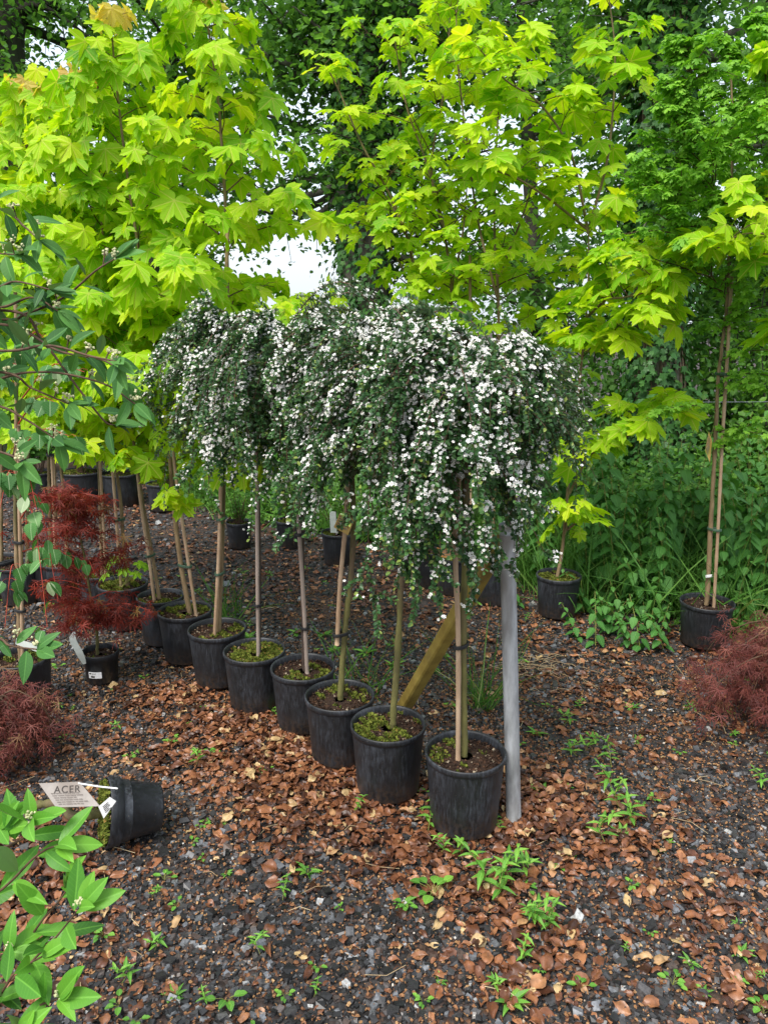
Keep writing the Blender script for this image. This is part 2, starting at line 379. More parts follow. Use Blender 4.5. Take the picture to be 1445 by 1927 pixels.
haw_half = [(0, 1.0), (12, .82), (18, .86), (26, .48), (40, .74), (50, .86), (62, .66), (72, .40), (90, .56), (104, .60), (125, .34), (175, .05)]
HAW = [palmate(haw_half, d, .05, seed=i + 9) for i, d in enumerate((.1, .3))]

def lace(nl=7, w=.055, droop=.3, teeth=True):
    V, F = [], []
    for i in range(nl):
        a = radians((i - (nl - 1) / 2) * 40); L = 1.0 - .12 * abs(i - (nl - 1) / 2)
        d = A([sin(a), cos(a)]); s = A([cos(a), -sin(a)]); b = len(V)
        z = lambda q: -droop * q * q
        for q, ww in ((0, .015), (.35 * L, w), (.7 * L, w * .8), (L, 0)):
            for sg in ((-1, 1) if ww else (0,)):
                p = d * q + s * ww * sg; V.append((p[0], p[1], z(q)))
        F += [(b, b + 2, b + 3), (b, b + 3, b + 1), (b + 2, b + 4, b + 5), (b + 2, b + 5, b + 3), (b + 4, b + 6, b + 5)]
        if teeth:
            for q, sg in ((.4, 1), (.45, -1), (.65, 1), (.7, -1)):
                p0 = d * q * L; p1 = d * (q + .09) * L; p2 = d * (q + .22) * L + s * sg * .15
                c = len(V); V += [(p0[0], p0[1], z(q * L)), (p1[0], p1[1], z(q * L)), (p2[0], p2[1], z(q * L + .1))]; F.append((c, c + 1, c + 2))
    return A(V, dtype=float), A(F)
LACE = [lace(7, .055, .25), lace(7, .05, .5), lace(5, .05, .35)]
LACEF = [lace(7, .03, .5), lace(7, .026, .8), lace(5, .03, .3)]

def blade(prof, fold=.15, curl=.25, ncross=1):
    """prof: list of (t, halfwidth); ncross cells per side"""
    V, F = [], []; m = 2 * ncross + 1
    for t, w in prof:
        for j in range(m):
            x = (j / ncross - 1) * w
            V.append((x, t, fold * abs(x) * 1.3 - curl * t * t))
    for i in range(len(prof) - 1):
        for j in range(m - 1):
            a = i * m + j; F += [(a, a + 1, a + m + 1), (a, a + m + 1, a + m)]
    return A(V, dtype=float), A(F)
def ell(w, n, pw=1., tip=.001): return [(t, max(w * (sin(pi * t ** pw)) ** .8, tip)) for t in np.linspace(0, 1, n)]
OVAL = [blade(ell(.20, 10, .95), f, c, 2) for f, c in ((.25, .12), (.4, .3), (.15, .5), (.3, -.1))]
OVALW = [blade(ell(.25, 8, .9), f, c, 1) for f, c in ((.25, .15), (.4, .35))]
SMALL = (A([(0, 0, 0), (-.3, .4, .08), (0, .5, 0), (.3, .4, .08), (-.22, .8, .05), (0, 1, -.08), (.22, .8, .05)], dtype=float),
         A([(0, 2, 1), (0, 3, 2), (1, 2, 4), (2, 5, 4), (2, 3, 6), (2, 6, 5)]))
TINY = (A([(0, 0, 0), (-.33, .55, .1), (0, 1, 0), (.33, .55, .1), (0, .5, 0)], dtype=float), A([(0, 4, 1), (1, 4, 2), (2, 4, 3), (3, 4, 0)]))
LANCE = [blade([(0, .01), (.25, .11), (.5, .12), (.8, .06), (1, .002)], .5, c) for c in (.15, .5)]
GRASSB = [blade([(0, .012), (.3, .011), (.6, .009), (.85, .005), (1, .0005)], .5, c) for c in (.15, .45, .8)]
def nettle_leaf(seed):
    r = np.random.default_rng(seed); h = []
    for i in range(11):
        t = i / 10; w = .33 * (sin(pi * (t ** .60) * .98 + .03)) ** .85
        h.append((w * .84, t))
        if i < 10: h.append((w * 1.12 + .012, t + .035))
    L = [(-x, y) for x, y in h]; n = len(h); V, F = [], []
    for (x, y) in h: V += [(-x, y, .10 * x - .22 * y * y), (0, y - .03, -.22 * y * y), (x, y, .10 * x - .22 * y * y)]
    for i in range(n - 1):
        a = i * 3; F += [(a, a + 1, a + 4), (a, a + 4, a + 3), (a + 1, a + 2, a + 5), (a + 1, a + 5, a + 4)]
    return A(V, dtype=float), A(F)
NETTLE = [nettle_leaf(0)]
IVY = [fan([(r_ * sin(radians(a)), .25 + r_ * cos(radians(a))) for a, r_ in ((0, .75), (25, .42), (60, .62), (90, .38), (130, .48), (180, .2), (230, .48), (270, .38), (300, .62), (335, .42))][::-1], lambda x, y: -.15 * (x * x + y * y))]
def stone(seed):
    r = np.random.default_rng(seed)
    V = A([(x, y, z) for z in (-1, 1) for x, y in ((-1, -1), (1, -1), (1, 1), (-1, 1))], dtype=float)
    V[4:, :2] *= .55 + r.random((4, 2)) * .4; V[:4, :2] *= .7 + r.random((4, 2)) * .3
    V[:, 2] *= .28 + .35 * r.random(8); V[:, :2] += r.normal(size=(8, 2)) * .12
    F = [(4, 5, 6), (4, 6, 7)]
    for i in range(4):
        j = (i + 1) % 4; F += [(i, j, j + 4), (i, j + 4, i + 4)]
    return V * .5, A(F)
STONE = [stone(i) for i in range(8)]
def dead(seed):
    r = np.random.default_rng(seed); V, F = blade(ell(.30, 8, .95), .2, .1, 2)
    V = V.copy(); V[:, 2] = V[:, 2] * .6 + .06 * np.sin(V[:, 1] * 7 + r.random() * 6) + .22 * (V[:, 0] ** 2) * 6 * (r.random() - .4) + .08 * np.sin(V[:, 0] * 14 + r.random() * 6) + r.normal(size=len(V)) * .018
    V[:, :2] += r.normal(size=(len(V), 2)) * .018
    return V, F
DEAD = [dead(i) for i in range(8)]
def flower():
    V, F = [], []
    for i in range(5):
        a = i * 2 * pi / 5; b = len(V)
        for q, o, z in ((.10, 0, 0), (.52, -.36, .14), (.60, 0, .08), (.52, .36, .14), (.92, -.30, .22), (1.03, 0.0, .16), (.92, .30, .22)):
            x = q * cos(a) - o * sin(a); y = q * sin(a) + o * cos(a); V.append((x, y, z))
        F += [(b, b + 2, b + 1), (b, b + 3, b + 2), (b + 1, b + 2, b + 4), (b + 2, b + 5, b + 4), (b + 2, b + 3, b + 6), (b + 2, b + 6, b + 5)]
    return A(V, dtype=float), A(F)[:, ::-1]
FLOWER = flower()
def disc(k=6, r=.25, z=.16):
    V = [(0, 0, z)] + [(r * cos(t), r * sin(t), z - .05) for t in np.arange(k) * 2 * pi / k]
    return A(V, dtype=float), A([(0, i + 1, (i + 1) % k + 1) for i in range(k)])
DISC = disc()
BALL = (A([(0, 0, 1), (1, 0, 0), (0, 1, 0), (-1, 0, 0), (0, -1, 0), (0, 0, -1)], dtype=float), A([(0, 1, 2), (0, 2, 3), (0, 3, 4), (0, 4, 1), (5, 2, 1), (5, 3, 2), (5, 4, 3), (5, 1, 4)]))

def multi(acc, Ts, pos, fwd, n, sc, rnd=None, **kw):
    ch = R.integers(0, len(Ts), len(pos)); sc = np.broadcast_to(sc, (len(pos),))
    if rnd is None: rnd = R.random(len(pos))
    wid = kw.pop('wid', None)
    for i, T in enumerate(Ts):
        k = ch == i
        inst(acc, T, pos[k], fwd[k], n[k], sc[k], rnd[k], wid=None if wid is None else wid[k], **kw)
# ------------------------------------------------------------------ the ground
def structure(o): o['kind'] = 'structure'; return o
def stuff(o, label=None):
    o['kind'] = 'stuff'
    if label: o['label'] = label
    return o

a = Acc()
xs = np.concatenate([[-260, -60, -20, -9], np.linspace(-6, 6, 100), [9, 20, 60, 260]])
ys = np.concatenate([[-60, -10, -1], np.linspace(.6, 10, 90), [14, 25, 60, 300]])
X, Y = np.meshgrid(xs, ys); Z = .012 * np.sin(X * 2.1 + .6) * np.cos(Y * 1.7) + .008 * np.sin(X * 5.3 + Y * 4.1) - .012
Z[(np.abs(X) > 6) | (Y < .6) | (Y > 10)] = -.02
nx, ny = len(xs), len(ys); i, j = np.meshgrid(np.arange(ny - 1), np.arange(nx - 1), indexing='ij'); p = (i * nx + j).ravel()
a.add(np.stack([X, Y, Z], -1).reshape(-1, 3), np.concatenate([np.stack([p, p + 1, p + nx + 1], 1), np.stack([p, p + nx + 1, p + nx], 1)]), smooth=True)
structure(a.build('ground', M['ground']))
def gz(x, y): return .012 * np.sin(x * 2.1 + .6) * np.cos(y * 1.7) + .008 * np.sin(x * 5.3 + y * 4.1) - .012

def scatter(n, y0, y1, pw=1.0, margin=1.32):
    """points on the ground inside the view wedge, uniform by area when pw=1"""
    y = np.sqrt(y0 ** 2 + R.random(int(n)) * (y1 ** 2 - y0 ** 2)) if pw == 1 else y0 + (y1 - y0) * R.random(int(n)) ** pw
    half = (y * cos(PITCH) + CAMH * sin(PITCH)) * 722.5 / FPX * margin + .15
    x = (R.random(int(n)) * 2 - 1) * half
    return np.stack([x, y, gz(x, y)], 1)

LIT = [((450, 1370), .45, 1.0), ((640, 1500), .38, 1.1), ((540, 1440), .4, 1.0), ((760, 1580), .3, .8), ((1060, 1560), .3, 1.2), ((1000, 1490), .22, 1.1), ((1180, 1590), .3, .5),
       ((330, 1290), .35, .8), ((750, 1120), .8, .6), ((560, 1080), .8, .6), ((980, 1200), .5, .5), ((1150, 1250), .5, .7), ((1330, 1200), .4, .9), ((1000, 1720), .25, .45), ((30, 1650), .3, .9),
       ((1380, 1800), .3, .6), ((90, 1800), .3, .6), ((350, 1050), .8, .5), ((1000, 1820), .22, .5), ((300, 940), 1.2, .5), ((880, 1660), .2, .5)]
LITXY = [(gp(*c)[:2], s, w) for c, s, w in LIT]
def lit_density(P):
    d = np.full(len(P), .11)
    for c, s, w in LITXY: d += w * np.exp(-((P[:, :2] - c) ** 2).sum(1) / (2 * (s * .55) ** 2))
    d *= .55 + .9 * (np.sin(P[:, 0] * 9 + 2 * np.sin(P[:, 1] * 7)) * np.sin(P[:, 1] * 8 + 1.3) * .5 + .5)
    return d

def flat_n(n, tilt): return nrm(np.stack([R.normal(size=n) * tilt, R.normal(size=n) * tilt, np.ones(n)], 1))
def az(n): t = R.random(n) * 2 * pi; return np.stack([np.cos(t), np.sin(t), np.zeros(n)], 1)

a = Acc()
P = np.vstack([scatter(35000, 1.15, 2.7), scatter(28000, 2.7, 4.2), scatter(19000, 4.2, 8.5)])
n = len(P); sc = .009 + .016 * R.random(n) ** 2 + .018 * (R.random(n) < .06) * R.random(n); sc[P[:, 1] > 4.2] *= 1.5
P[:, 2] += sc * .15
multi(a, STONE, P, az(n), flat_n(n, .35), sc, wid=.6 + .6 * R.random(n))
stuff(a.build('gravel', M['stone']), 'dark wet slate chips covering the nursery floor')

a = Acc()
P = np.vstack([scatter(49000, 1.15, 3.4), scatter(54000, 3.4, 8.0)])
d = lit_density(P); P = P[R.random(len(P)) < d ** 1.15 * np.where(P[:, 1] < 3.4, .50, .46)]; n = len(P); d = lit_density(P)
P[:, 2] += .006 + R.random(n) * .022 * np.clip(d, .1, 1)
sc = .014 + .046 * R.random(n) ** 1.5
multi(a, DEAD, P, az(n) + A([0, 0, .12]) * R.normal(size=(n, 1)), flat_n(n, .24), sc, smooth=True, wid=.7 + .6 * R.random(n), rnd=np.clip(R.normal(.46, .30, n), 0, 1))
stuff(a.build('leaf_litter', M['litter']), 'rusty brown dead leaves strewn over the gravel')
a = Acc()
P = np.vstack([scatter(28000, 1.15, 3.6), scatter(12000, 3.6, 6.5)]); n = len(P); P[:, 2] += .007
multi(a, STONE, P, az(n), flat_n(n, .9), .0035 + .0055 * R.random(n) ** 2, rnd=R.random(n) ** 1.2)
t = scatter(18000, 1.15, 4.8); n = len(t); t[:, 2] += .008
multi(a, DEAD, t, az(n), flat_n(n, .8), .008 + .010 * R.random(n), rnd=.2 + .5 * R.random(n))
stuff(a.build('leaf_husks', M['husk']), 'tan crumbs of husks and buds among the gravel')

# ------------------------------------------------------------------ pots
def pot_parts(root, D, H, soilmat='mixed', soil=-.028, Mx=None, off=(0, 0, 0), moss=.5, mossside=None, old=False, tp=.83):
    """black nursery pot standing at the root's origin"""
    rt = D / 2; rb = D / 2 * tp; off = A(off, float)
    prof = [(0, .004), (rb * .93, .004), (rb * .97, .0), (rb, .006), (rb + (rt * .955 - rb) * .5, H * .5), (rt * .955, H - .022)]
    a = Acc()
    if old: prof = [(0, .004), (rb * .95, 0), (rb, .006), (rb + (rt * .93 - rb) * .76, H * .74), (rt * .965, H * .76), (rt * .985, H - .012)]
    inner = [(rt * .955, H - .006), (rt * .92, H - .02), (rt * .88, H * .55)]
    lathe(a, prof + ([] if old else []), off, 56, M=Mx)
    body = a.build('pot', M['pot'], root)
    a = Acc()
    rr = [(rt * .95, H - .026), (rt * .985, H - .022), (rt * 1.0, H - .014), (rt * 1.0, H - .004), (rt * .985, H), (rt * .955, H - .001), (rt * .935, H - .008), (rt * .91, H - .03), (rt * .88, H * .6)]
    lathe(a, rr, off, 56, M=Mx); a.build('rim', M['pot'], body)
    # soil sheet with crumbs
    a = Acc(); rs = rt * .925; zs = H + soil
    q = [(0, zs + .008), (rs * .4, zs + .004), (rs * .75, zs), (rs, zs - .004)]
    lathe(a, q, off, 40, rnd=.3, M=Mx)
    n = int(900 * (D / .28) ** 2); r_ = rs * .97 * np.sqrt(R.random(n)); t = R.random(n) * 2 * pi
    P = np.stack([r_ * np.cos(t), r_ * np.sin(t), np.full(n, zs + .003)], 1)
    if Mx is not None: P = P @ Mx.T
    multi(a, STONE, P + off, rdir(n, R), rdir(n, R), .004 + .008 * R.random(n) ** 2, rnd=R.random(n) ** 1.3)
    so_ = a.build('soil', M['soil'], root)
    if moss > 0:
        a = Acc(); n = int(5200 * moss * (D / .28) ** 2); m0 = R.random() * 6.28 if mossside is None else mossside
        r_ = rs * .98 * np.sqrt(R.random(n)); t = R.random(n) * 2 * pi; P = np.stack([r_ * np.cos(t), r_ * np.sin(t), np.zeros(n)], 1)
        s1 = R.random() * 9
        f = np.sin(P[:, 0] * 42 + s1) * np.sin(P[:, 1] * 38 + s1 * 2) + .5 * np.sin(P[:, 0] * 91 + P[:, 1] * 77) + 1.1 * (np.cos(m0) * P[:, 0] + np.sin(m0) * P[:, 1]) / rs + (moss - .5) * 2.2
        P = P[f > .1]; f = f[f > .1]; n = len(P)
        hgt = np.clip(f, 0, 1) * .010
        P[:, 2] = zs + .002 + hgt * R.random(n)
        fw = nrm(np.stack([R.normal(size=n) * .7, R.normal(size=n) * .7, np.full(n, 1.0)], 1))
        if Mx is not None: P = P @ Mx.T; fw = fw @ Mx.T
        multi(a, LANCE[:1] + [TINY], P + off, fw, rdir(n, R), .007 + .008 * R.random(n), rnd=np.clip(R.normal(.5, .22, n), 0, 1), wid=1.3 + R.random(n))
        a.build('moss', M['moss'], so_)
    return body, so_

def taper(pts, r0, r1, n=26, kn=0.0):
    P = curve(pts, n); rad = np.linspace(r0, r1, n)
    if kn: rad = rad * (1 + kn * np.maximum(0, np.sin(np.arange(n) * 2.1)) ** 6)
    return P, rad

def trunk_part(root, base, pts, r0, r1, mat, name='trunk', k=9, n=30, kn=.12):
    a = Acc(); P, rad = taper(pts, r0, r1, n * 2, kn); P = P + R.normal(size=P.shape) * A([1, 1, 0]) * r0 * .06; rad = rad * (1 + .07 * R.normal(size=len(rad))); tubes(a, P, rad, k, cap=True)
    return a.build(name, mat, root, base), P

def cane_part(root, base, pts, r, mat, ties=(), tr=None, name='cane', tmat=None):
    a = Acc(); P = curve(pts, 40); rad = np.full(40, r)
    if name == 'cane': rad = r * (1 + .12 * (np.arange(40) % 7 == 0))
    tubes(a, P, rad, 8, cap=True); c = a.build(name, mat, root, base)
    for z in ties:
        i = np.argmin(np.abs(P[:, 2] - z)); p = P[i]
        q = tr[np.argmin(np.abs(tr[:, 2] - z))] if tr is not None else p
        a = Acc(); mid = (p + q) / 2; d = q - p; L = np.linalg.norm(d[:2]) / 2 + r + .008
        ux = nrm(A([d[0], d[1], 0]) + 1e-6); uy = A([-ux[1], ux[0], 0]); t = np.arange(17) / 16 * 2 * pi
        ring = mid + np.outer(np.cos(t), ux) * L + np.outer(np.sin(t), uy) * (r + .009); 
        for dz in (-.0035, 0, .0035): tubes(a, ring + A([0, 0, dz]), np.full(17, .0035), 5)
        a.build('tie', tmat or M['tie'], c, (0, 0, 0)) if False else a.build('tie', tmat or M['tie'], c, base)
    return c

# ------------------------------------------------------------------ weeping white-flowered standards
def weeping_crown(root, base, head, nb, Rm, Lm, seed, bias=None, flowery=.6, trails=()):
    r = np.random.default_rng(seed); P_ = 16
    nc = 15; cph = np.arange(nc) * 2 * pi / nc + r.uniform(-.2, .2, nc); cl_ = r.integers(0, nc, nb); phi = cph[cl_] + r.normal(size=nb) * .13; cel = radians(1) * r.uniform(-15, 55, nc); el = cel[cl_] + r.normal(size=nb) * .18
    d = np.stack([np.cos(phi) * np.cos(el), np.sin(phi) * np.cos(el), np.sin(el)], 1)
    cL = r.uniform(.6, 1.15, nc); L = Lm * r.uniform(.42, 1.0, nb) * cL[cl_]
    if bias is not None:      # fuller and longer on one side
        b = np.cos(phi - bias[0]); L *= 1 + bias[1] * b
    st = head + np.stack([np.cos(phi) * .02, np.sin(phi) * .02, r.uniform(-.12, .03, nb)], 1)
    chr_ = r.uniform(.55, 1.2, nc); hr = Rm * r.uniform(.7, 1.1, nb) * chr_[cl_] * (1 + (bias[2] * np.cos(phi - bias[0]) if bias is not None else 0))
    path = [st]; p = st.copy(); v = d.copy(); drift = r.normal(size=(nb, 3)) * .06
    for k in range(P_ - 1):
        p = p + v * (L / (P_ - 1))[:, None]; path.append(p.copy())
        rad_ = np.linalg.norm((p - head)[:, :2], axis=1)
        out = np.clip((hr - rad_) / hr, -.4, 1)
        v = nrm(v + drift + r.normal(size=(nb, 3)) * .08 + A([0, 0, -1]) * (.09 + .22 * (k / P_) + .22 * (1 - np.clip(out, 0, 1)))[:, None] + d * A([1, 1, 0]) * .16 * out[:, None])
    main = np.stack(path, 1)                       # nb,P,3
    # side shoots
    ns = nb * 10; bi = r.integers(0, nb, ns); ti = r.integers(1, P_, ns); s0 = main[bi, ti]
    tg = nrm(main[bi, ti] - main[bi, ti - 1]); outd = nrm((s0 - head) * A([1, 1, .0]))
    v = nrm(tg * .6 + outd * .55 + r.normal(size=(ns, 3)) * .5 + A([0, 0, .15])); Ls = r.uniform(.04, .15, ns); sp = [s0]; p = s0.copy()
    for k in range(5):
        p = p + v * (Ls / 5)[:, None]; sp.append(p.copy()); v = nrm(v + A([0, 0, -.30]) + r.normal(size=(ns, 3)) * .08)
    side = np.stack(sp, 1)
    if len(trails):
        tt = A(trails, float)                      # extra hanging strands (B,2,3)
        tl = np.linspace(0, 1, P_)[None, :, None]; tr_ = tt[:, 0:1] + (tt[:, 1:2] - tt[:, 0:1]) * tl
        tr_ = tr_ + .015 * np.sin(tl * 9 + r.random((len(tt), 1, 3)) * 6); main = np.vstack([main, tr_]); L = np.append(L, np.linalg.norm(tt[:, 1] - tt[:, 0], axis=1)); phi = np.append(phi, r.random(len(tt)))
        # twigs on the strands
    a = Acc(); tubes(a, main, np.linspace(.0032, .0010, P_), 4); tubes(a, side, np.linspace(.0014, .0007, 6), 3)
    br = a.build('branches', M['twig'], root, base)
    def sample(path, n):
        B, K, _ = path.shape; b = r.integers(0, B, n); t = r.random(n) ** 1.25 * (K - 1.001); i = t.astype(int); f = (t - i)[:, None]
        return path[b, i] * (1 - f) + path[b, i + 1] * f, nrm(path[b, i + 1] - path[b, i]), b, t / (K - 1)
    a = Acc()
    for path, n in ((main[:, 0:], int(len(main) * 150)), (side, int(ns * 38))):
        p, tg, b, t = sample(path, n)
        rd = rdir(n, r); pd = nrm(np.cross(tg, rd)); o = nrm((p - head) * A([1, 1, .3]))
        fw = nrm(pd + tg * .5 + o * .25); nn = nrm(A([0, 0, 1.0]) + o * .8 + rd * .6)
        rnd = np.clip(r.normal(.4, .2, n) + (t > .85) * .35, 0, 1)
        inst(a, SMALL, p, fw, nn, r.uniform(.011, .020, n), rnd)
    a.build('foliage', M['coto'], root, base)
    # blossom along the outside of the arching shoots
    F = Acc(); G = Acc()
    fl = r.random(len(main)) < flowery; m2 = main[fl]; sfl = fl[bi]; rad_ = np.linalg.norm((side[:, 3] - head)[:, :2], axis=1); up_ = side[:, 3, 2] > head[2] - .2
    s2 = side[sfl & ((rad_ > .18) | up_)]
    for path, n in ((m2[:, 1:], int(len(m2) * 44)), (m2[:, 1:7], int(len(m2) * 16)), (s2, int(len(s2) * 9.5))):
        if not len(path): continue
        p, tg, b, t = sample(path, n); fq = r.uniform(9, 16, len(path)); f0 = r.random(len(path)) * 6.28; keep = (np.sin(t * fq[b] + f0[b]) > -.15) & (r.random(n) < np.clip(1.25 - (head[2] - p[:, 2]) / (Lm * 1.1), .28, 1)); p = p[keep]; tg = tg[keep]; n = len(p)
        p = np.repeat(p, 3, 0) + r.normal(size=(3 * n, 3)) * .008; tg = np.repeat(tg, 3, 0); kk = r.random(3 * n) < .8; p = p[kk]; tg = tg[kk]; n = len(p)
        o = nrm((p - head) * A([1, 1, .2])); o2 = nrm(o * .75 + A([0, 0, .75]) + r.normal(size=(n, 3)) * .4)
        p = p + o2 * r.uniform(.004, .013, n)[:, None]
        sc = .0032 + .0034 * r.random(n); fwd = np.cross(o2, rdir(n, r)); rn = r.random(n)
        inst(F, FLOWER, p, fwd, o2, sc, rn); inst(G, DISC, p, fwd, o2, sc, rn)
    fo = F.build('blossom', M['petal'], root, base); G.build('stamens', M['stamen'], fo, base)
    return main

def weeper(name_label, basepx, rimH, D, trunkpx, headz, nb, Rm, Lm, seed, cane=None, canemat='cane', ties=(), canename='cane', bias=None, moss=.5, trunkr=.012, tpx=None, flowery=.75, trails=(), mossside=None, headpx=None, tag=None, tmat='cotobark'):
    b = gp(*basepx); Y = b[1]
    root = thing('weeping_flowering_tree', name_label, 'tree', b, 'white-flowered weeping trees in black pots')
    pot_parts(root, D, rimH, moss=moss, mossside=mossside)
    pts = [A([*(at(*trunkpx[0], Y)[:2]), rimH - .06])] + [at(x, y, Y) for x, y in trunkpx]
    pts[0] = pts[1] - A([0, 0, .05])
    head = at(*headpx, Y) if headpx else pts[-1]
    pts.append(head)
    _, TP = trunk_part(root, b, pts, trunkr, trunkr * .75, M[tmat])
    if cane:
        cp = [at(x, y, Y - .022) for x, y in cane]; cp[0] = cp[0] - A([0, 0, .03])
        cane_part(root, b, cp, .0085, M[canemat], ties, TP, canename)
    weeping_crown(root, b, head, nb, Rm, Lm, seed, bias, flowery, trails)
    return root, b, head

H0 = .262; 
r1, b1_, h1 = weeper('weeping white-flowered tree in the nearest pot, right beside the galvanised steel pole', (872, 1543), .272, .278, [(874, 1412), (872, 1200), (876, 1000), (880, 800)], 1.55, 125, .38, .62, 18,
    cane=[(862, 1425), (862, 1200), (857, 1000), (876, 740), (884, 640)], ties=(.66, 1.1), bias=(.1, -.40, .24), moss=.22, headpx=(925, 685), mossside=2.6,
    trails=[(at(885, 1000, 2.22), at(892, 1165, 2.2)), (at(875, 960, 2.2), at(884, 1120, 2.18)), (at(965, 980, 2.25), at(968, 1105, 2.27))])
r2, b2_, h2 = weeper('weeping white-flowered tree in the second pot, its mossy trunk just left of the timber brace', (730, 1480), .265, .277, [(740, 1350), (750, 1200), (757, 1040), (765, 900)], 1.5, 105, .36, .76, 12,
    bias=(-1.7, .12, .1), moss=.55, mossside=3.6, headpx=(778, 686), trunkr=.0125)
r3, b3_, h3 = weeper('weeping white-flowered tree on a bent green trunk with a yellow card hanging from it', (641, 1418), .262, .277, [(641, 1300), (650, 1180), (661, 1080), (665, 980), (662, 860)], 1.5, 90, .36, .68, 13,
    cane=[(634, 1200), (640, 1100), (652, 960), (655, 800)], ties=(.52,), moss=.3, headpx=(672, 652), trunkr=.0125, bias=(1.2, .0, .1))
r4, b4_, h4 = weeper('weeping white-flowered tree tied to a dark wet stake crossed by a pale cane', (573, 1358), .262, .277, [(573, 1250), (570, 1150), (569, 1000), (568, 880)], 1.5, 95, .36, .80, 14,
    cane=[(578, 1258), (572, 1140), (562, 980), (558, 860)], canemat='canepale', ties=(.45, .85), moss=.4, headpx=(535, 638), trunkr=.010, tmat='darkstake', bias=(3.6, .12, .12))
r5, b5_, h5 = weeper('farthest weeping white-flowered tree, held by a thin pale grey stake in a mossy pot', (483, 1322), .262, .277, [(489, 1222), (489, 1100), (487, 950), (480, 830)], 1.5, 95, .37, .76, 15,
    cane=[(486, 1226), (485, 1100), (484, 960), (483, 850)], canemat='canepale', canename='stake', ties=(.48,), moss=.9, headpx=(455, 632), trunkr=.007, tmat='darkstake', bias=(2.9, .05, .32))
# yellow card on the third tree
def card(parent, base, corners, mat, th=.0012, name='tag'):
    c = [A(q, float) for q in corners]; nn = nrm(np.cross(c[1] - c[0], c[3] - c[0])) * th
    a = Acc(); a.add([*[q - nn for q in c], *[q + nn for q in c]], [(0, 2, 1), (0, 3, 2), (4, 5, 6), (4, 6, 7)] + [f for i in range(4) for f in ((i, (i + 1) % 4, (i + 1) % 4 + 4), (i, (i + 1) % 4 + 4, i + 4))])
    return a.build(name, mat, parent, base), c, -nn
def bars(parent, base, c, nn, rects, mat, name='print'):
    """printed marks: rects in card coordinates 0..1 (u along c0-c1, v along c0-c3)"""
    a = Acc()
    for u0, v0, u1, v1 in rects:
        q = [c[0] + (c[1] - c[0]) * u + (c[3] - c[0]) * v for u, v in ((u0, v0), (u1, v0), (u1, v1), (u0, v1))]
        cc = sum(q) / 4 + nn * 1.6
        box(a, cc, (q[1] - q[0]) / 2, (q[3] - q[0]) / 2, nn * .35)
    return a.build(name, mat, parent, base)
def textlines(r, n, u0=.08, u1=.92, v0=.15, v1=.9, words=5):
    out = []
    for i in range(n):
        v = v0 + (v1 - v0) * i / n; u = u0; end = u1 - r.random() * .25
        while u < end:
            w = .04 + r.random() * .12; out.append((u, v, min(u + w, end), v + (v1 - v0) / n * .45)); u += w + .025
    return out
rr_ = np.random.default_rng(3)
Yt = b3_[1] - .05
tg_, c_, n_ = card(r3, b3_, [at(640, 965, Yt), at(667, 978, Yt), at(655, 1007, Yt), at(628, 992, Yt)], M['tagy'])
bars(tg_, b3_, c_, n_, textlines(rr_, 5), M['fade'])
a = Acc(); tubes(a, A([at(655, 972, Yt), at(650, 940, Yt + .03), at(664, 915, b3_[1])]), np.full(3, .0012), 4); a.build('string', M['tie'], tg_, b3_)

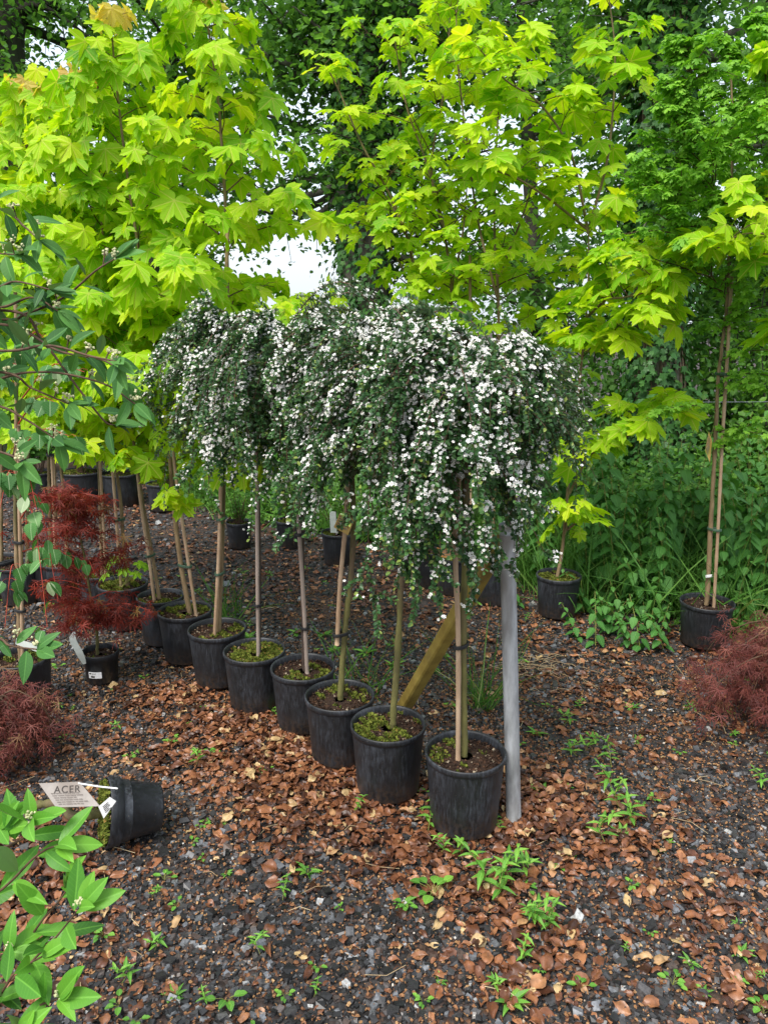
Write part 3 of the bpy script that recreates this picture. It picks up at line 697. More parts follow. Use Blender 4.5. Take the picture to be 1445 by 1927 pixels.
# ------------------------------------------------------------------ golden maples
def maple_crown(root, base, stems, seed, leafL=.085, z0=.8, lenf=None, mat='maple', node=.10, lnode=.062, droop=(.35, 1.15), twig='twig', topred=True, view=None, petiole=(.035, .085), nper=2, dens=1.0, stemr=.004):
    r = np.random.default_rng(seed); B = Acc(); Lf = Acc()
    lp, lf, ln, ls, lr = [], [], [], [], []
    pet = []
    def leaves_at(p, outs, size, young=0):
        for o in outs:
            if r.random() > dens: continue
            dr = r.uniform(*droop) + (young > 0) * .35; h = nrm(A([o[0], o[1], 0.0]) + 1e-6)
            fw = h * cos(dr) - UPV * sin(dr); nn = h * sin(dr) + UPV * cos(dr) + r.normal(size=3) * .34; fw = nrm(fw + r.normal(size=3) * .16)
            pl = r.uniform(*petiole); q = p + nrm(nrm(o) + A([0, 0, .25]) + r.normal(size=3) * .2) * pl
            pet.append((p, (p + q) / 2 + UPV * pl * .08, q)); lp.append(q); lf.append(fw); ln.append(nn)
            ls.append(size * (.45 + .72 * r.random() ** .7)); lr.append(.95 + .05 * r.random() if young else np.clip(r.normal(.52, .2), 0, .9))
    for path, top in stems:
        P = curve(path, 60); seg = np.linalg.norm(np.diff(P, axis=0), axis=1); cum = np.append(0, np.cumsum(seg)); tot = cum[-1]
        s = 0; k = r.integers(0, 2); phi0 = r.random() * 3
        zstart = max(z0, P[0, 2]); s = cum[np.argmax(P[:, 2] >= zstart)] if P[0, 2] < zstart else .04
        s0 = s
        while s < tot - .03:
            i = min(np.searchsorted(cum, s), 59); p = P[i]; u = (s - s0) / max(tot - s0, 1e-3)
            L = lenf(u) * r.uniform(.6, 1.15); ph = phi0 + k * pi / 2 + r.normal() * .35
            for sg in (0, pi):
                if L < .10:
                    leaves_at(p, [A([cos(ph + sg), sin(ph + sg), .2])], leafL * (.85 - .25 * u)); continue
                e = r.uniform(.35, .95); d = A([cos(ph + sg) * cos(e), sin(ph + sg) * cos(e), sin(e)])
                q = p.copy(); bp = [q.copy()]; m = 7
                for t in range(m):
                    q = q + d * L / m; bp.append(q.copy()); d = nrm(d + A([0, 0, -.07]) + r.normal(size=3) * .07)
                bp = A(bp); tubes(B, bp, np.linspace(stemr * (1 - .4 * u), .0014, m + 1), 5)
                nn_ = max(2, int(L / lnode))
                for t in range(1, nn_ + 1):
                    f = (t / nn_) * m; i0 = min(int(f), m - 1); w = bp[i0] + (bp[i0 + 1] - bp[i0]) * (f - i0); tg = nrm(bp[i0 + 1] - bp[i0])
                    sd = nrm(np.cross(tg, UPV)); 
                    if t % 2: outs = [sd + tg * .5, -sd + tg * .5]
                    else: outs = [tg * .6 + UPV * .4 + sd * r.normal() * .5, tg * .8 - UPV * .5 + sd * r.normal() * .6]
                    leaves_at(w, outs[:nper], leafL * (1.0 - .15 * u))
                leaves_at(bp[-1], [tg, tg + sd * .8, tg - sd * .8], leafL * .8, young=int(topred and u > .8 and r.random() < .25))
            s += node * r.uniform(.8, 1.25); k += 1
        if top:
            leaves_at(P[-1], [A([cos(t), sin(t), .3]) for t in np.arange(6) * 1.05 + r.random()], leafL * .8, young=int(topred))
            leaves_at(P[-3], [A([cos(t), sin(t), .1]) for t in np.arange(4) * 1.6], leafL * .85)
    pet = A(pet); tubes(B, pet, np.full(3, .0011), 3)
    B.build('branches', M[twig], root, base)
    lp, lf, ln, ls, lr = map(A, (lp, lf, ln, ls, lr))
    multi(Lf, MAPLE, lp, lf, ln, ls, rnd=lr)
    Lf.build('foliage', M[mat], root, base)
    return len(lp)

def potted_maple(label, basepx, H, D, trunk, stems_extra, seed, cane=None, z0=.8, lenf=None, r0=.013, Yoff=0, group='golden maples in black pots', moss=.4, ties=(), top=True, tie='tieg', canemat='cane', **kw):
    b = gp(*basepx); Y = b[1]
    root = thing('potted_maple_tree', label, 'tree', b, group)
    pot_parts(root, D, H, moss=moss)
    pts = [at(x, y, Y + (dy[0] if dy else 0)) for x, y, *dy in trunk]; pts[0] = pts[0] - A([0, 0, .02])
    pts = [pts[0] - A([0, 0, .05])] + pts
    n = 40; a = Acc(); P, rad = taper(pts, r0, .0035, n, .1); tubes(a, P, rad, 9, cap=True)
    stems = [(P, top)]
    for st in stems_extra:
        q = curve([at(x, y, Y + (dy[0] if dy else 0)) for x, y, *dy in st], 30); tubes(a, q, np.linspace(.008, .003, 30), 7); stems.append((q, True))
    a.build('trunk', M['maplebark'], root, b)
    if cane:
        cp = [at(x, y, Y - .03) for x, y in cane]; cp[0] = cp[0] - A([0, 0, .03]); cane_part(root, b, cp, .0085, M[canemat], ties, P, tmat=M[tie])
    kn = maple_crown(root, b, stems, seed, z0=z0, lenf=lenf or (lambda u: .52 * (1 - u) ** .8 + .04), **kw)
    return root, b

potted_maple('tallest golden maple, next to the mossy-potted weeping tree, cut off by the picture top', (414, 1277), .265, .277,
    [(411, 1192), (418, 1040), (424, 800), (428, 500), (416, 250), (398, 90), (376, -30)], [], 21, cane=[(403, 1195), (412, 1040), (420, 760), (425, 560), (430, 400)], z0=.98, ties=(.55, .8),
    lenf=lambda u: .46 * (1 - u) ** .75 + .07 if u > .14 else .28, leafL=.100, node=.085, lnode=.068)
potted_maple('golden maple whose thick trunk leans left out of its pot beside a crossing cane', (354, 1235), .26, .275,
    [(360, 1160), (342, 1070), (328, 960), (316, 820), (290, 620), (250, 400), (222, 180), (209, 40)], [], 22, cane=[(370, 1155), (352, 1040), (332, 900), (322, 800), (315, 700)], z0=.86, ties=(.5,), r0=.015, leafL=.108, node=.09, lnode=.07,
    lenf=lambda u: .50 * (1 - u) ** .7 + .05 if u > .1 else .3)
potted_maple('golden maple in the narrower pot with a cane right against its trunk', (308, 1203), .255, .25,
    [(303, 1140), (288, 1050), (270, 950), (250, 820), (220, 640), (192, 420), (186, 250), (185, 150)], [], 23, cane=[(293, 1145), (282, 1060), (266, 950), (255, 850)], z0=.95, ties=(.5,), leafL=.105, node=.09, lnode=.07, r0=.011,
    lenf=lambda u: .50 * (1 - u) ** .7 + .05)
_r, _b = potted_maple('golden maple with small pale shoots sprouting at the foot of its trunk', (238, 1174), .25, .28,
    [(241, 1105), (232, 1010), (226, 930), (205, 800), (170, 600), (135, 400), (128, 250), (130, 145)], [], 24, cane=[(229, 1108), (221, 1000), (216, 930), (210, 850)], z0=.95, ties=(.62,), leafL=.105, node=.09, lnode=.07, r0=.012,
    lenf=lambda u: .52 * (1 - u) ** .7 + .05, moss=.6)
a = Acc(); q = A([at(x, y, _b[1] - .06) for x, y in ((205, 1062), (218, 1050), (200, 1082), (262, 1060), (272, 1066), (255, 1078), (232, 1072))]); s_ = _b + A([0, -.05, .23])
tubes(a, np.stack([np.repeat(s_[None], 7, 0), (q + s_) / 2, q], 1), np.full(3, .0013), 4); a.build('shoots', M['stem'], _r, _b)
a = Acc(); o = nrm((q - s_) * A([1, 1, 0]) + A([0, -.03, 0])); multi(a, MAPLE, q, o - UPV * .5, UPV + o * .5, R.uniform(.035, .055, 7), rnd=R.uniform(.1, .5, 7)); a.build('shoot_leaves', M['mapleg'], _r, _b)
potted_maple('golden maple half hidden behind the upright red maple', (193, 1150), .25, .26,
    [(193, 1085), (190, 980), (184, 860), (150, 700), (90, 480), (55, 300), (42, 165)], [], 25, cane=[(199, 1080), (194, 960), (188, 860)], z0=1.0, leafL=.105, node=.09, lnode=.07,
    lenf=lambda u: .55 * (1 - u) ** .7 + .05)
potted_maple('golden maple behind the others, its top near the left edge of the picture', (128, 1128), .25, .26,
    [(128, 1070), (118, 900), (80, 700), (25, 480), (0, 330), (-8, 225)], [], 26, cane=[(104, 1075), (102, 960), (98, 860)], z0=1.05, leafL=.105, node=.09, lnode=.07,
    lenf=lambda u: .50 * (1 - u) ** .7 + .05)
# the looser maples against the hedge
loose = dict(leafL=.092, topred=False, node=.19, lnode=.095, dens=.78, droop=(.1, .75), mat='maple', petiole=(.05, .11))
potted_maple('golden maple alone in its pot by the grassy bank, trunk forking high above', (1047, 1154), .245, .262,
    [(1046, 1092), (1058, 1030), (1070, 900), (1092, 700), (1105, 560), (1107, 440)],
    [[(1107, 440), (1085, 330, -.05), (1062, 260, -.1), (1010, 190, -.15), (950, 150, -.2), (905, 95, -.25)], [(1107, 430), (1140, 310), (1153, 200), (1156, 90), (1140, -40)],
     [(1103, 430), (1040, 380, -.1), (980, 340, -.2), (930, 320, -.3)], [(1100, 600), (1170, 540, -.15), (1240, 520, -.3), (1260, 470, -.35)],
     [(1098, 640), (1150, 630, -.35), (1210, 590, -.7)], [(1098, 660), (1130, 660, -.3), (1160, 640, -.5)], [(1104, 560), (1170, 560, -.4), (1250, 540, -.6)], [(1080, 860), (1120, 850, -.15), (1190, 815, -.3), (1262, 760, -.35)], [(1070, 930), (1100, 870, -.15), (1118, 830, -.2)], [(1060, 1010), (1066, 990, -.03), (1068, 960, -.06)], [(1062, 1000), (1082, 985, -.05), (1092, 975, -.1)]],
    31, z0=.80, lenf=lambda u: .05 if u < .45 else .20, moss=.7, top=False, **{**loose, 'node': .15, 'dens': 1.0, 'leafL': .118})
potted_maple('golden maple in the scuffed pot against the bank just left of the steel pole', (925, 1130), .24, .25,
    [(925, 1085), (930, 900), (938, 600), (930, 430), (935, 250), (945, 130)], [[(935, 560), (900, 420), (880, 280), (862, 130), (858, 20)], [(938, 520), (985, 400), (1015, 300)]], 32, z0=1.35,
    lenf=lambda u: .34 * (1 - u) ** .5 + .10, cane=[(885, 1080), (885, 800), (884, 480)], **loose)
_r, _b = potted_maple('golden maple behind the nearest weeping tree, an orange card tied low on it', (853, 1112), .24, .25,
    [(853, 1062), (845, 900), (852, 620), (835, 430), (800, 300), (765, 200), (740, 60)], [[(846, 560), (870, 440), (880, 330)], [(838, 450), (812, 320), (838, 150), (850, -20)]], 33, z0=1.4,
    lenf=lambda u: .34 * (1 - u) ** .5 + .10, **loose)
Yt = _b[1] - .14
tg_, c_, n_ = card(_r, _b, [at(822, 1030, Yt), at(860, 1034, Yt), at(857, 1052, Yt), at(820, 1047, Yt)], M['tago']); bars(tg_, _b, c_, n_, textlines(rr_, 4), M['fade'])
potted_maple('golden maple whose outermost shoots reach left into the sky gap', (803, 1098), .24, .245,
    [(803, 1045), (795, 900), (788, 620), (775, 480), (735, 370), (680, 270), (640, 175), (612, 120)], [[(778, 500), (755, 420), (700, 330)], [(785, 560), (738, 470), (700, 420)]], 34, z0=1.4,
    lenf=lambda u: .30 * (1 - u) ** .5 + .08, **loose)
#END2
# ------------------------------------------------------------------ lobed-leaf tree at the right
b = gp(1322, 1208); Y = b[1]
root = thing('potted_hawthorn_tree', 'slender small-leaved tree with a pale cane, in the pot at the nettle bank', 'tree', b)
pot_parts(root, .28, .235, moss=0)
pts = [at(x, y, Y) for x, y in ((1322, 1158), (1330, 1120), (1336, 1000), (1345, 830), (1352, 700), (1368, 560), (1372, 420), (1378, 250), (1372, 100))]; pts[0] -= A([0, 0, .05])
_, TP = trunk_part(root, b, pts, .0135, .004, M['maplebark'], n=44, kn=.22)
cane_part(root, b, [at(x, y, Y - .03) for x, y in ((1341, 1165), (1350, 1000), (1360, 800), (1372, 600), (1376, 520))], .0085, M['cane'], (.62, 1.42), TP, tmat=M['tieg'])
a = Acc(); box(a, at(1333, 1084, Y - .02), (.016, 0, .002), (0, .004, 0), (0, 0, .006)); a.build('clip', M['white'], root, b)
tg_, c_, n_ = card(root, b, [at(1333, 812, Y - .03), at(1339, 830, Y - .05), at(1335, 870, Y - .05), at(1326, 848, Y - .03)], M['tagy']); bars(tg_, b, c_, n_, textlines(rr_, 6), M['fade'])
def spray_tree(root, b, stems, seed, z0, L0, leafT, leafL, mat, nb, per, spread=.03, tw='twig', el=(.2, 1.1)):
    r = np.random.default_rng(seed); B = Acc(); Lf = Acc()
    for P in stems:
        P = curve(P, 60); ok = np.where(P[:, 2] > z0)[0]; i = r.choice(ok, nb); p = P[i]; u = (i - ok[0]) / max(1, len(ok))
        ph = r.random(nb) * 2 * pi; e = r.uniform(*el, nb); d = np.stack([np.cos(ph) * np.cos(e), np.sin(ph) * np.cos(e), np.sin(e)], 1); L = L0(u) * r.uniform(.5, 1.1, nb)
        path = [p]; q = p.copy()
        for k in range(8): q = q + d * (L / 8)[:, None]; path.append(q.copy()); d = nrm(d + r.normal(size=(nb, 3)) * .12 + A([0, 0, -.08]))
        path = np.stack(path, 1); tubes(B, path, np.linspace(.003, .001, 9), 4)
        n = nb * per; bi = r.integers(0, nb, n); t = r.uniform(1.0, 7.999, n); k = t.astype(int); f = (t - k)[:, None]; c = path[bi, k] * (1 - f) + path[bi, k + 1] * f
        # short spurs carrying bunches
        for _ in range(4):
            q = c + rdir(n, r) * spread * A([1, 1, .7]); o = nrm((q - c) + A([0, 0, .01])); hh = nrm(o * A([1, 1, 0]) + 1e-6); dr = r.uniform(.0, .9, n)[:, None]
            multi(Lf, leafT, q, hh * np.cos(dr) - UPV * np.sin(dr), hh * np.sin(dr) + UPV * np.cos(dr) + r.normal(size=(n, 3)) * .3, leafL * r.uniform(.6, 1.15, n), rnd=np.clip(r.normal(.5, .22, n), 0, 1))
    B.build('branches', M[tw], root, b); Lf.build('foliage', M[mat], root, b)
spray_tree(root, b, [pts[2:], [at(1372, 420, Y), at(1330, 320, Y - .2), at(1300, 200, Y - .3), at(1290, 90, Y - .3)], [at(1372, 480, Y), at(1420, 350, Y), at(1440, 180, Y), at(1430, 60, Y)], [at(1368, 560, Y), at(1310, 480, Y - .2), at(1270, 400, Y - .2), at(1240, 330, Y - .2)]],
           41, 1.0, lambda u: .46 * (1 - u) ** .5 + .06, HAW, .034, 'haw', 32, 16)
c = [at(1335 + dx, y, Y) for dx, y in ((0, 960), (4, 885))]
# golden maple leaning in from beyond the right edge
bb = A([at(1560, 1150, 3.6)[0], 3.6, 0.0])
root = thing('golden_maple_tree', 'golden maple whose big-leaved branch reaches in from the right edge', 'tree', bb)
st = [A([bb[0], 3.6, 0.0]), at(1545, 800, 3.6), at(1530, 500, 3.6), at(1540, 200, 3.6), at(1550, 50, 3.6)]
a = Acc(); P, rad = taper(st, .014, .004, 40); tubes(a, P, rad, 8); st2 = curve([at(1535, 560, 3.6), at(1460, 455, 3.5), at(1400, 440, 3.45), at(1345, 470, 3.4)], 30); tubes(a, st2, np.linspace(.006, .002, 30), 6)
a.build('trunk', M['maplebark'], root, bb)
maple_crown(root, bb, [(P, True), (st2, True)], 44, leafL=.125, topred=False, z0=1.6, lenf=lambda u: .2, node=.14, lnode=.08, droop=(.1, .8))

# ------------------------------------------------------------------ small background pots along the bank
def bush_pot(label, basepx, H, D, seed, kind='wood', h=.25, nm='potted_shrub', n=260, leafs=.03, cat='shrub', spread=.5):
    b = gp(*basepx); root = thing(nm, label, cat, b); pot_parts(root, D, H, moss=.5)
    r = np.random.default_rng(seed); a = Acc(); B = Acc(); nb = 12
    ph = r.random(nb) * 2 * pi; top = b + A([0, 0, H]) + np.stack([np.cos(ph) * h * spread * r.random(nb), np.sin(ph) * h * spread * r.random(nb), h * r.uniform(.5, 1, nb)], 1)
    st = b + A([0, 0, H - .04]) + np.stack([np.cos(ph) * .02, np.sin(ph) * .02, 0 * ph], 1)
    tubes(B, np.stack([st, (st + top) / 2 + r.normal(size=(nb, 3)) * .02, top], 1), A([.005, .003, .0015]), 5); B.build('stems', M['twig'], root, b)
    bi = r.integers(0, nb, n); t = r.uniform(.3, 1.05, n)[:, None]; p = st[bi] * (1 - t) + top[bi] * t; o = nrm(rdir(n, r) * A([1, 1, .5]))
    multi(a, OVALW, p, o + A([0, 0, .3]), UPV + rdir(n, r) * .5, leafs * r.uniform(.7, 1.3, n)); a.build('foliage', M[kind], root, b)
    return root, b
bush_pot('small shrub in the little pot behind the fourth weeping tree', (545, 1030), .22, .2, 51, 'woodl', .3)
r_, b_ = bush_pot('shrub in a pot with a grey plastic label stuck in it, behind the yellow card', (638, 1058), .23, .25, 52, 'woodl', .35)
lb, c_, n_ = card(r_, b_, [at(620, 962, b_[1] - .08), at(632, 963, b_[1] - .08), at(634, 1003, b_[1] - .08), at(622, 1002, b_[1] - .08)], M['greytag'], name='label')
bush_pot('low shrub in a far dark pot seen just right of the tall golden maple', (452, 1028), .2, .2, 53, 'wood', .25)
bush_pot('leafy shrub in a far pot behind the leaning golden maple', (310, 958), .25, .3, 54, 'woodl', .5, leafs=.05)
bush_pot('large-leaved shrub in the big dark pot at the back of the yard', (160, 948), .32, .42, 55, 'wood', .7, leafs=.09, n=300)
bush_pot('large-leaved shrub in a far blueish pot near the left edge', (80, 945), .3, .3, 56, 'wood', .6, leafs=.09, n=260)
bush_pot('big-leaved shrub in a far pot right behind the thin maple trunks', (232, 948), .3, .36, 57, 'wood', .6, leafs=.09, n=260)

# dark-leaved young trees in pots at the left
def lime(label, basepx, H, D, trunk, seed, cane=None, z0=1.0, mat='wood', leaf=.07):
    b = gp(*basepx); Y = b[1]; root = thing('potted_lime_tree', label, 'tree', b, 'dark-leaved young trees at the left'); pot_parts(root, D, H, moss=.3)
    pts = [at(x, y, Y) for x, y in trunk]; pts[0] = pts[0] - A([0, 0, .06]); _, TP = trunk_part(root, b, pts, .012, .006, M['maplebark'])
    if cane: cane_part(root, b, [at(x, y, Y - .03) for x, y in cane], .0085, M['cane'], (.5, .9), TP)
    spray_tree(root, b, [pts], seed, z0, lambda u: .4 + 0 * u, OVALW, leaf, mat, 26, 7, .06)
lime('dark-leaved young tree in the pot showing between the striped-leaf tree and the upright red maple', (95, 1122), .24, .25, [(95, 1085), (94, 950), (92, 860), (88, 600), (80, 380)], 61, [(107, 1082), (105, 950), (102, 860)])
lime('dark-leaved young tree standing behind the striped-leaf tree', (42, 1130), .24, .26, [(50, 1085), (52, 950), (54, 850), (58, 600), (60, 380)], 62, [(41, 1085), (44, 950), (46, 860)])
lime('dark-leaved young tree cut by the left edge of the picture', (3, 1118), .24, .26, [(2, 1070), (3, 950), (4, 850), (0, 600)], 63, None)

# ------------------------------------------------------------------ tree with striped, pale-edged leaves at the left
b = gp(52, 1325); Y = b[1]
root = thing('potted_striped_leaf_tree', 'young tree with pale-edged leaves on red twigs, white strip label in its pot', 'tree', b)
pot_parts(root, .25, .235, moss=.3)
pts = [at(x, y, Y) for x, y in ((38, 1240), (34, 1100), (30, 950), (32, 750), (30, 550))]; pts[0] -= A([0, 0, .05]); _, TP = trunk_part(root, b, pts, .011, .007, M['maplebark'])
cane_part(root, b, [at(x, y, Y - .02) for x, y in ((43, 1240), (41, 1100), (37, 950), (36, 800))], .008, M['cane'], (.46, .76), TP)
lb, c_, n_ = card(root, b, [at(30, 1201, Y - .12), at(90, 1220, Y - .14), at(86, 1232, Y - .14), at(30, 1212, Y - .12)], M['greytag'], name='label')
r = np.random.default_rng(64); B = Acc(); Lf = Acc()
for k, (x0, y0, x1, y1, n) in enumerate([(38, 1100, 120, 1040, 9), (36, 1040, 150, 1060, 10), (36, 950, 110, 1130, 9), (34, 1080, 10, 1180, 8), (34, 900, 0, 960, 8), (36, 980, 90, 1180, 7), (34, 900, 70, 960, 8), (34, 800, 110, 760, 12), (34, 760, 0, 700, 12), (34, 850, 130, 820, 12), (34, 700, 90, 640, 12), (30, 820, 40, 900, 9), (34, 760, 160, 700, 10)]):
    Yd = r.uniform(-.35, .05); q = curve([at(x0, y0, Y), at((x0 + x1) / 2, min(y0, y1) - 12, Y + Yd / 2), at(x1, y1, Y + Yd)], 12); B = Acc(); tubes(B, q, np.linspace(.0035, .0012, 12), 5)
    i = r.integers(3, 12, n); p = q[i]; o = az(n); dr = r.uniform(.6, 1.3, n)[:, None]
    o = np.stack([r.normal(size=n), -np.abs(r.normal(size=n)), np.zeros(n)], 1); o = nrm(o); tip = p + o * .035; tubes(B, np.stack([p, (p + tip) / 2 + UPV * .006, tip], 1), np.full(3, .0009), 3)
    multi(Lf, OVALW[:1] + [NETTLE[0]], tip, o * np.cos(dr) - UPV * np.sin(dr), o * np.sin(dr) + UPV * np.cos(dr) + r.normal(size=(n, 3)) * .2, .066 * r.uniform(.7, 1.2, n), wid=r.uniform(1.1, 1.5, n)); B.build('branch', M['redtwig'], root, b)
Lf.build('foliage', M['varieg'], root, b)

# ------------------------------------------------------------------ red maples
def lace_maple(root, b, stems, seed, T, L, mat, n, spread, br='redtwig', Rb=.003):
    r = np.random.default_rng(seed); B = Acc(); Lf = Acc(); st = np.stack([curve(s, 14) for s in stems]); tubes(B, st, np.linspace(Rb, .001, 14), 4)
    i = r.integers(0, len(st), n); t = r.integers(3, 14, n); p = st[i, t] + r.normal(size=(n, 3)) * spread * A([1, 1, .55])
    o = nrm(np.stack([r.normal(size=n), r.normal(size=n) - .3, np.zeros(n)], 1)); dr = r.uniform(.2, 1.2, n)[:, None]
    multi(Lf, T, p, o * np.cos(dr) - UPV * np.sin(dr), o * np.sin(dr) + UPV * np.cos(dr) + r.normal(size=(n, 3)) * .35, L * r.uniform(.6, 1.2, n), rnd=np.clip(r.normal(.5, .25, n), 0, 1))
    B.build('branches', M[br], root, b); Lf.build('foliage', M[mat], root, b)
b = gp(194, 1277); Y = b[1]
root = thing('upright_red_maple', 'upright red maple with feathery leaves in a small black pot with a white sticker', 'tree', b)
body, _ = pot_parts(root, .175, .15, moss=.15, old=True)
pts = [at(x, y, Y) for x, y in ((183, 1228), (182, 1180), (172, 1130), (160, 1050), (145, 980), (140, 945))]; pts[0] -= A([0, 0, .04]); trunk_part(root, b, pts, .008, .003, M['cotobark'])
r = np.random.default_rng(65); stems = []
TP = curve(pts, 40)
for k in range(46):
    i = r.integers(8, 40); p = TP[i]; u = i / 40; L = (.34 if .3 < u < .75 else .2) * r.uniform(.5, 1); ph = r.random() * 2 * pi
    e = A([cos(ph) * L, sin(ph) * L * .8, L * r.uniform(-.15, .35)]); stems.append([p, p + e * .5 + A([0, 0, .03]), p + e])
lace_maple(root, b, stems, 66, LACE, .048, 'red', 1050, .030)
# sticker curved on the pot
def sticker(body, b, rad, zc, ang, wd, hh, mat, name, off=.0012):
    a = Acc(); m = 9; V = []
    for j in range(m):
        t = ang + (j / (m - 1) - .5) * wd / rad
        for z in (zc - hh / 2, zc + hh / 2):
            for q in (rad + off, rad - .001): V.append((cos(t) * q, sin(t) * q, z))
    F = []
    for j in range(m - 1):
        e = j * 4; F += [(e, e + 4, e + 6), (e, e + 6, e + 2), (e + 2, e + 6, e + 7), (e + 2, e + 7, e + 3), (e, e + 5, e + 4), (e, e + 1, e + 5)]
    F += [(0, 2, 3), (0, 3, 1), (m * 4 - 4, m * 4 - 1, m * 4 - 2), (m * 4 - 4, m * 4 - 3, m * 4 - 1)]
    a.add(V, F); return a.build(name, mat, body)
st_ = sticker(body, b, .0795, .055, -pi / 2 - .05, .062, .030, M['white'], 'sticker', .003)
def marks(body, b, rects, mat, rad=.0795, zc=.055, ang=-pi / 2 - .05, wd=.062, hh=.030):
    a = Acc()
    for u0, v0, u1, v1 in rects:
        t0 = ang + (u0 - .5) * wd / rad; t1 = ang + (u1 - .5) * wd / rad; z0 = zc + (.5 - v1) * hh; z1 = zc + (.5 - v0) * hh; q = rad + .0038; q0 = rad + .003
        a.add([(cos(t) * s, sin(t) * s, z) for t in (t0, t1) for z in (z0, z1) for s in (q0, q)], [(1, 5, 7), (1, 7, 3), (0, 1, 3), (0, 3, 2), (4, 6, 7), (4, 7, 5), (2, 3, 7), (2, 7, 6), (0, 4, 5), (0, 5, 1)])
    return a.build('print', mat, st_)
marks(st_, b, [(.08, .08, .24, .30)] + [(.2 + i * .022, .55, .2 + i * .022 + (.008 if i % 3 else .014), .86) for i in range(14)] + [(.3, .14, .62, .19), (.3, .26, .55, .30)], M['ink'])
a = Acc(); V = []
ln = curve([at(160, 1250, Y - .09), at(150, 1228, Y - .10), at(138, 1205, Y - .10), at(140, 1190, Y - .09)], 10)
for p, w in zip(ln, [.008, .014, .017, .018, .018, .018, .017, .015, .012, .007]): V += [p - A([w, 0, 0]), p + A([w, -.003, .004])]
V = A(V); V2 = V + A([0, .0015, 0]); F = [f for i in range(9) for f in ((2 * i, 2 * i + 1, 2 * i + 3), (2 * i, 2 * i + 3, 2 * i + 2), (20 + 2 * i, 23 + 2 * i, 21 + 2 * i), (20 + 2 * i, 22 + 2 * i, 23 + 2 * i))]
a.add(np.vstack([V, V2]), F); a.build('label', M['greytag'], root, b)

def mound(label, center, rad, h, seed, n, L, mat, root_xy=None):
    b = A([*(root_xy if root_xy is not None else center), 0.0]); root = thing('lace_leaf_maple', label, 'shrub', b)
    r = np.random.default_rng(seed); st = []
    for k in range(60):
        ph = r.random() * 2 * pi; e = A([cos(ph), sin(ph), 0]) * rad * r.uniform(.5, 1.0)
        c0 = A([*center, 0]); st.append([b + A([0, 0, .1]), c0 + e * .35 + A([0, 0, h * r.uniform(.7, 1)]), c0 + e * .8 + A([0, 0, h * r.uniform(.45, .8)]), c0 + e + A([0, 0, h * r.uniform(.05, .4)])])
    lace_maple(root, b, st, seed + 1, LACEF, L, mat, n, .045, 'twig', .005)
c = gp(1525, 1375)
mound('low weeping purple-red lace-leaf maple spilling in at the right edge', (c[0] + .05, c[1] + .02), .56, .44, 71, 3800, .05, 'redp')
c = gp(-15, 1475)
mound('low red lace-leaf maple spilling over the gravel at the left edge', (c[0] - .08, c[1] + .16), .27, .30, 73, 1100, .055, 'redp')

# ------------------------------------------------------------------ fallen pot
b = gp(262, 1583); b[2] = 0
ax = nrm(A([1.0, .50, -.21]))      # from rim to base of the pot
zl = -ax; xl = nrm(np.cross(UPV, zl)); yl = np.cross(zl, xl); Mx = np.stack([xl, yl, zl], 1)
root = thing('toppled_potted_maple', 'black pot lying on its side on the gravel, bare trunk and printed card pointing left', 'tree', b)
Hh, DD = .175, .225; cb = gp(300, 1518, .082) - b
body, soil_ = pot_parts(root, DD, Hh, Mx=Mx, off=cb, old=True, tp=.70, moss=1.0, soil=-.004)
W0 = lambda v: b + cb + Mx @ A(v, float)
t0 = W0((0, 0, Hh - .05)); pts = [t0, W0((0.0, 0.0, Hh + .1)), at(120, 1512, b[1]), at(40, 1518, b[1]), at(-60, 1530, b[1] + .02), at(-180, 1500, b[1] + .1)]
trunk_part(root, b, pts, .016, .011, M['cotobark'])
pts2 = [pts[-1] + A([-.1 * k - .05, .05 * k, .05 * k]) for k in range(3)]
lace_maple(root, b, [[pts[-2], pts[-1] + A([-.05, .1 * s, .1]), pts[-1] + A([-.3, .2 * s, .05 + .1 * abs(s)])] for s in (-1, -.5, 0, .5, 1)], 75, LACE, .05, 'red', 260, .05)
Yc = b[1] - .07
crd, c_, n_ = card(root, b, [at(74, 1474, Yc), at(150, 1471, Yc), at(189, 1517, Yc - .03), at(106, 1519, Yc - .03)], M['cream'], name='card')
bars(crd, b, c_, n_, textlines(rr_, 6, .12, .9, .42, .95), M['fade'])
ex = nrm(c_[1] - c_[0]); ey = nrm(np.cross(n_, ex)); 
if ey[2] < 0: ey = -ey
cu = bpy.data.curves.new('lettering', 'FONT'); cu.body = 'ACER'; cu.size = .031; cu.extrude = .0004; cu.space_character = 1.15
to = bpy.data.objects.new('lettering', cu); S.collection.objects.link(to)
dg = bpy.context.evaluated_depsgraph_get(); me = bpy.data.meshes.new_from_object(to.evaluated_get(dg)); bpy.data.objects.remove(to)
lo = bpy.data.objects.new('lettering', me); S.collection.objects.link(lo); lo.parent = crd; me.materials.clear(); me.materials.append(M['ink'])
nz_ = nrm(np.cross(ex, ey)); org = c_[0] + (c_[1] - c_[0]) * .20 + (c_[3] - c_[0]) * .42 + nz_ * .0022 - b
Mt = Matrix.Identity(4)
for i_ in range(3): Mt[i_][0] = ex[i_]; Mt[i_][1] = ey[i_]; Mt[i_][2] = nz_[i_]; Mt[i_][3] = org[i_]
lo.matrix_local = Mt
a = Acc(); tubes(a, A([at(148, 1474, Yc - .003), at(185, 1480, Yc - .003), at(222, 1484, Yc - .005)]), np.full(3, .0028), 6); a.build('stick', M['white'], crd, b)
tg2, c2, n2 = card(root, b, [at(186, 1518, Yc - .06), at(207, 1500, Yc - .06), at(219, 1508, Yc - .06), at(196, 1540, Yc - .06)], M['white']); bars(tg2, b, c2, n2, textlines(rr_, 5, .3, .85, .2, .8), M['ink'])

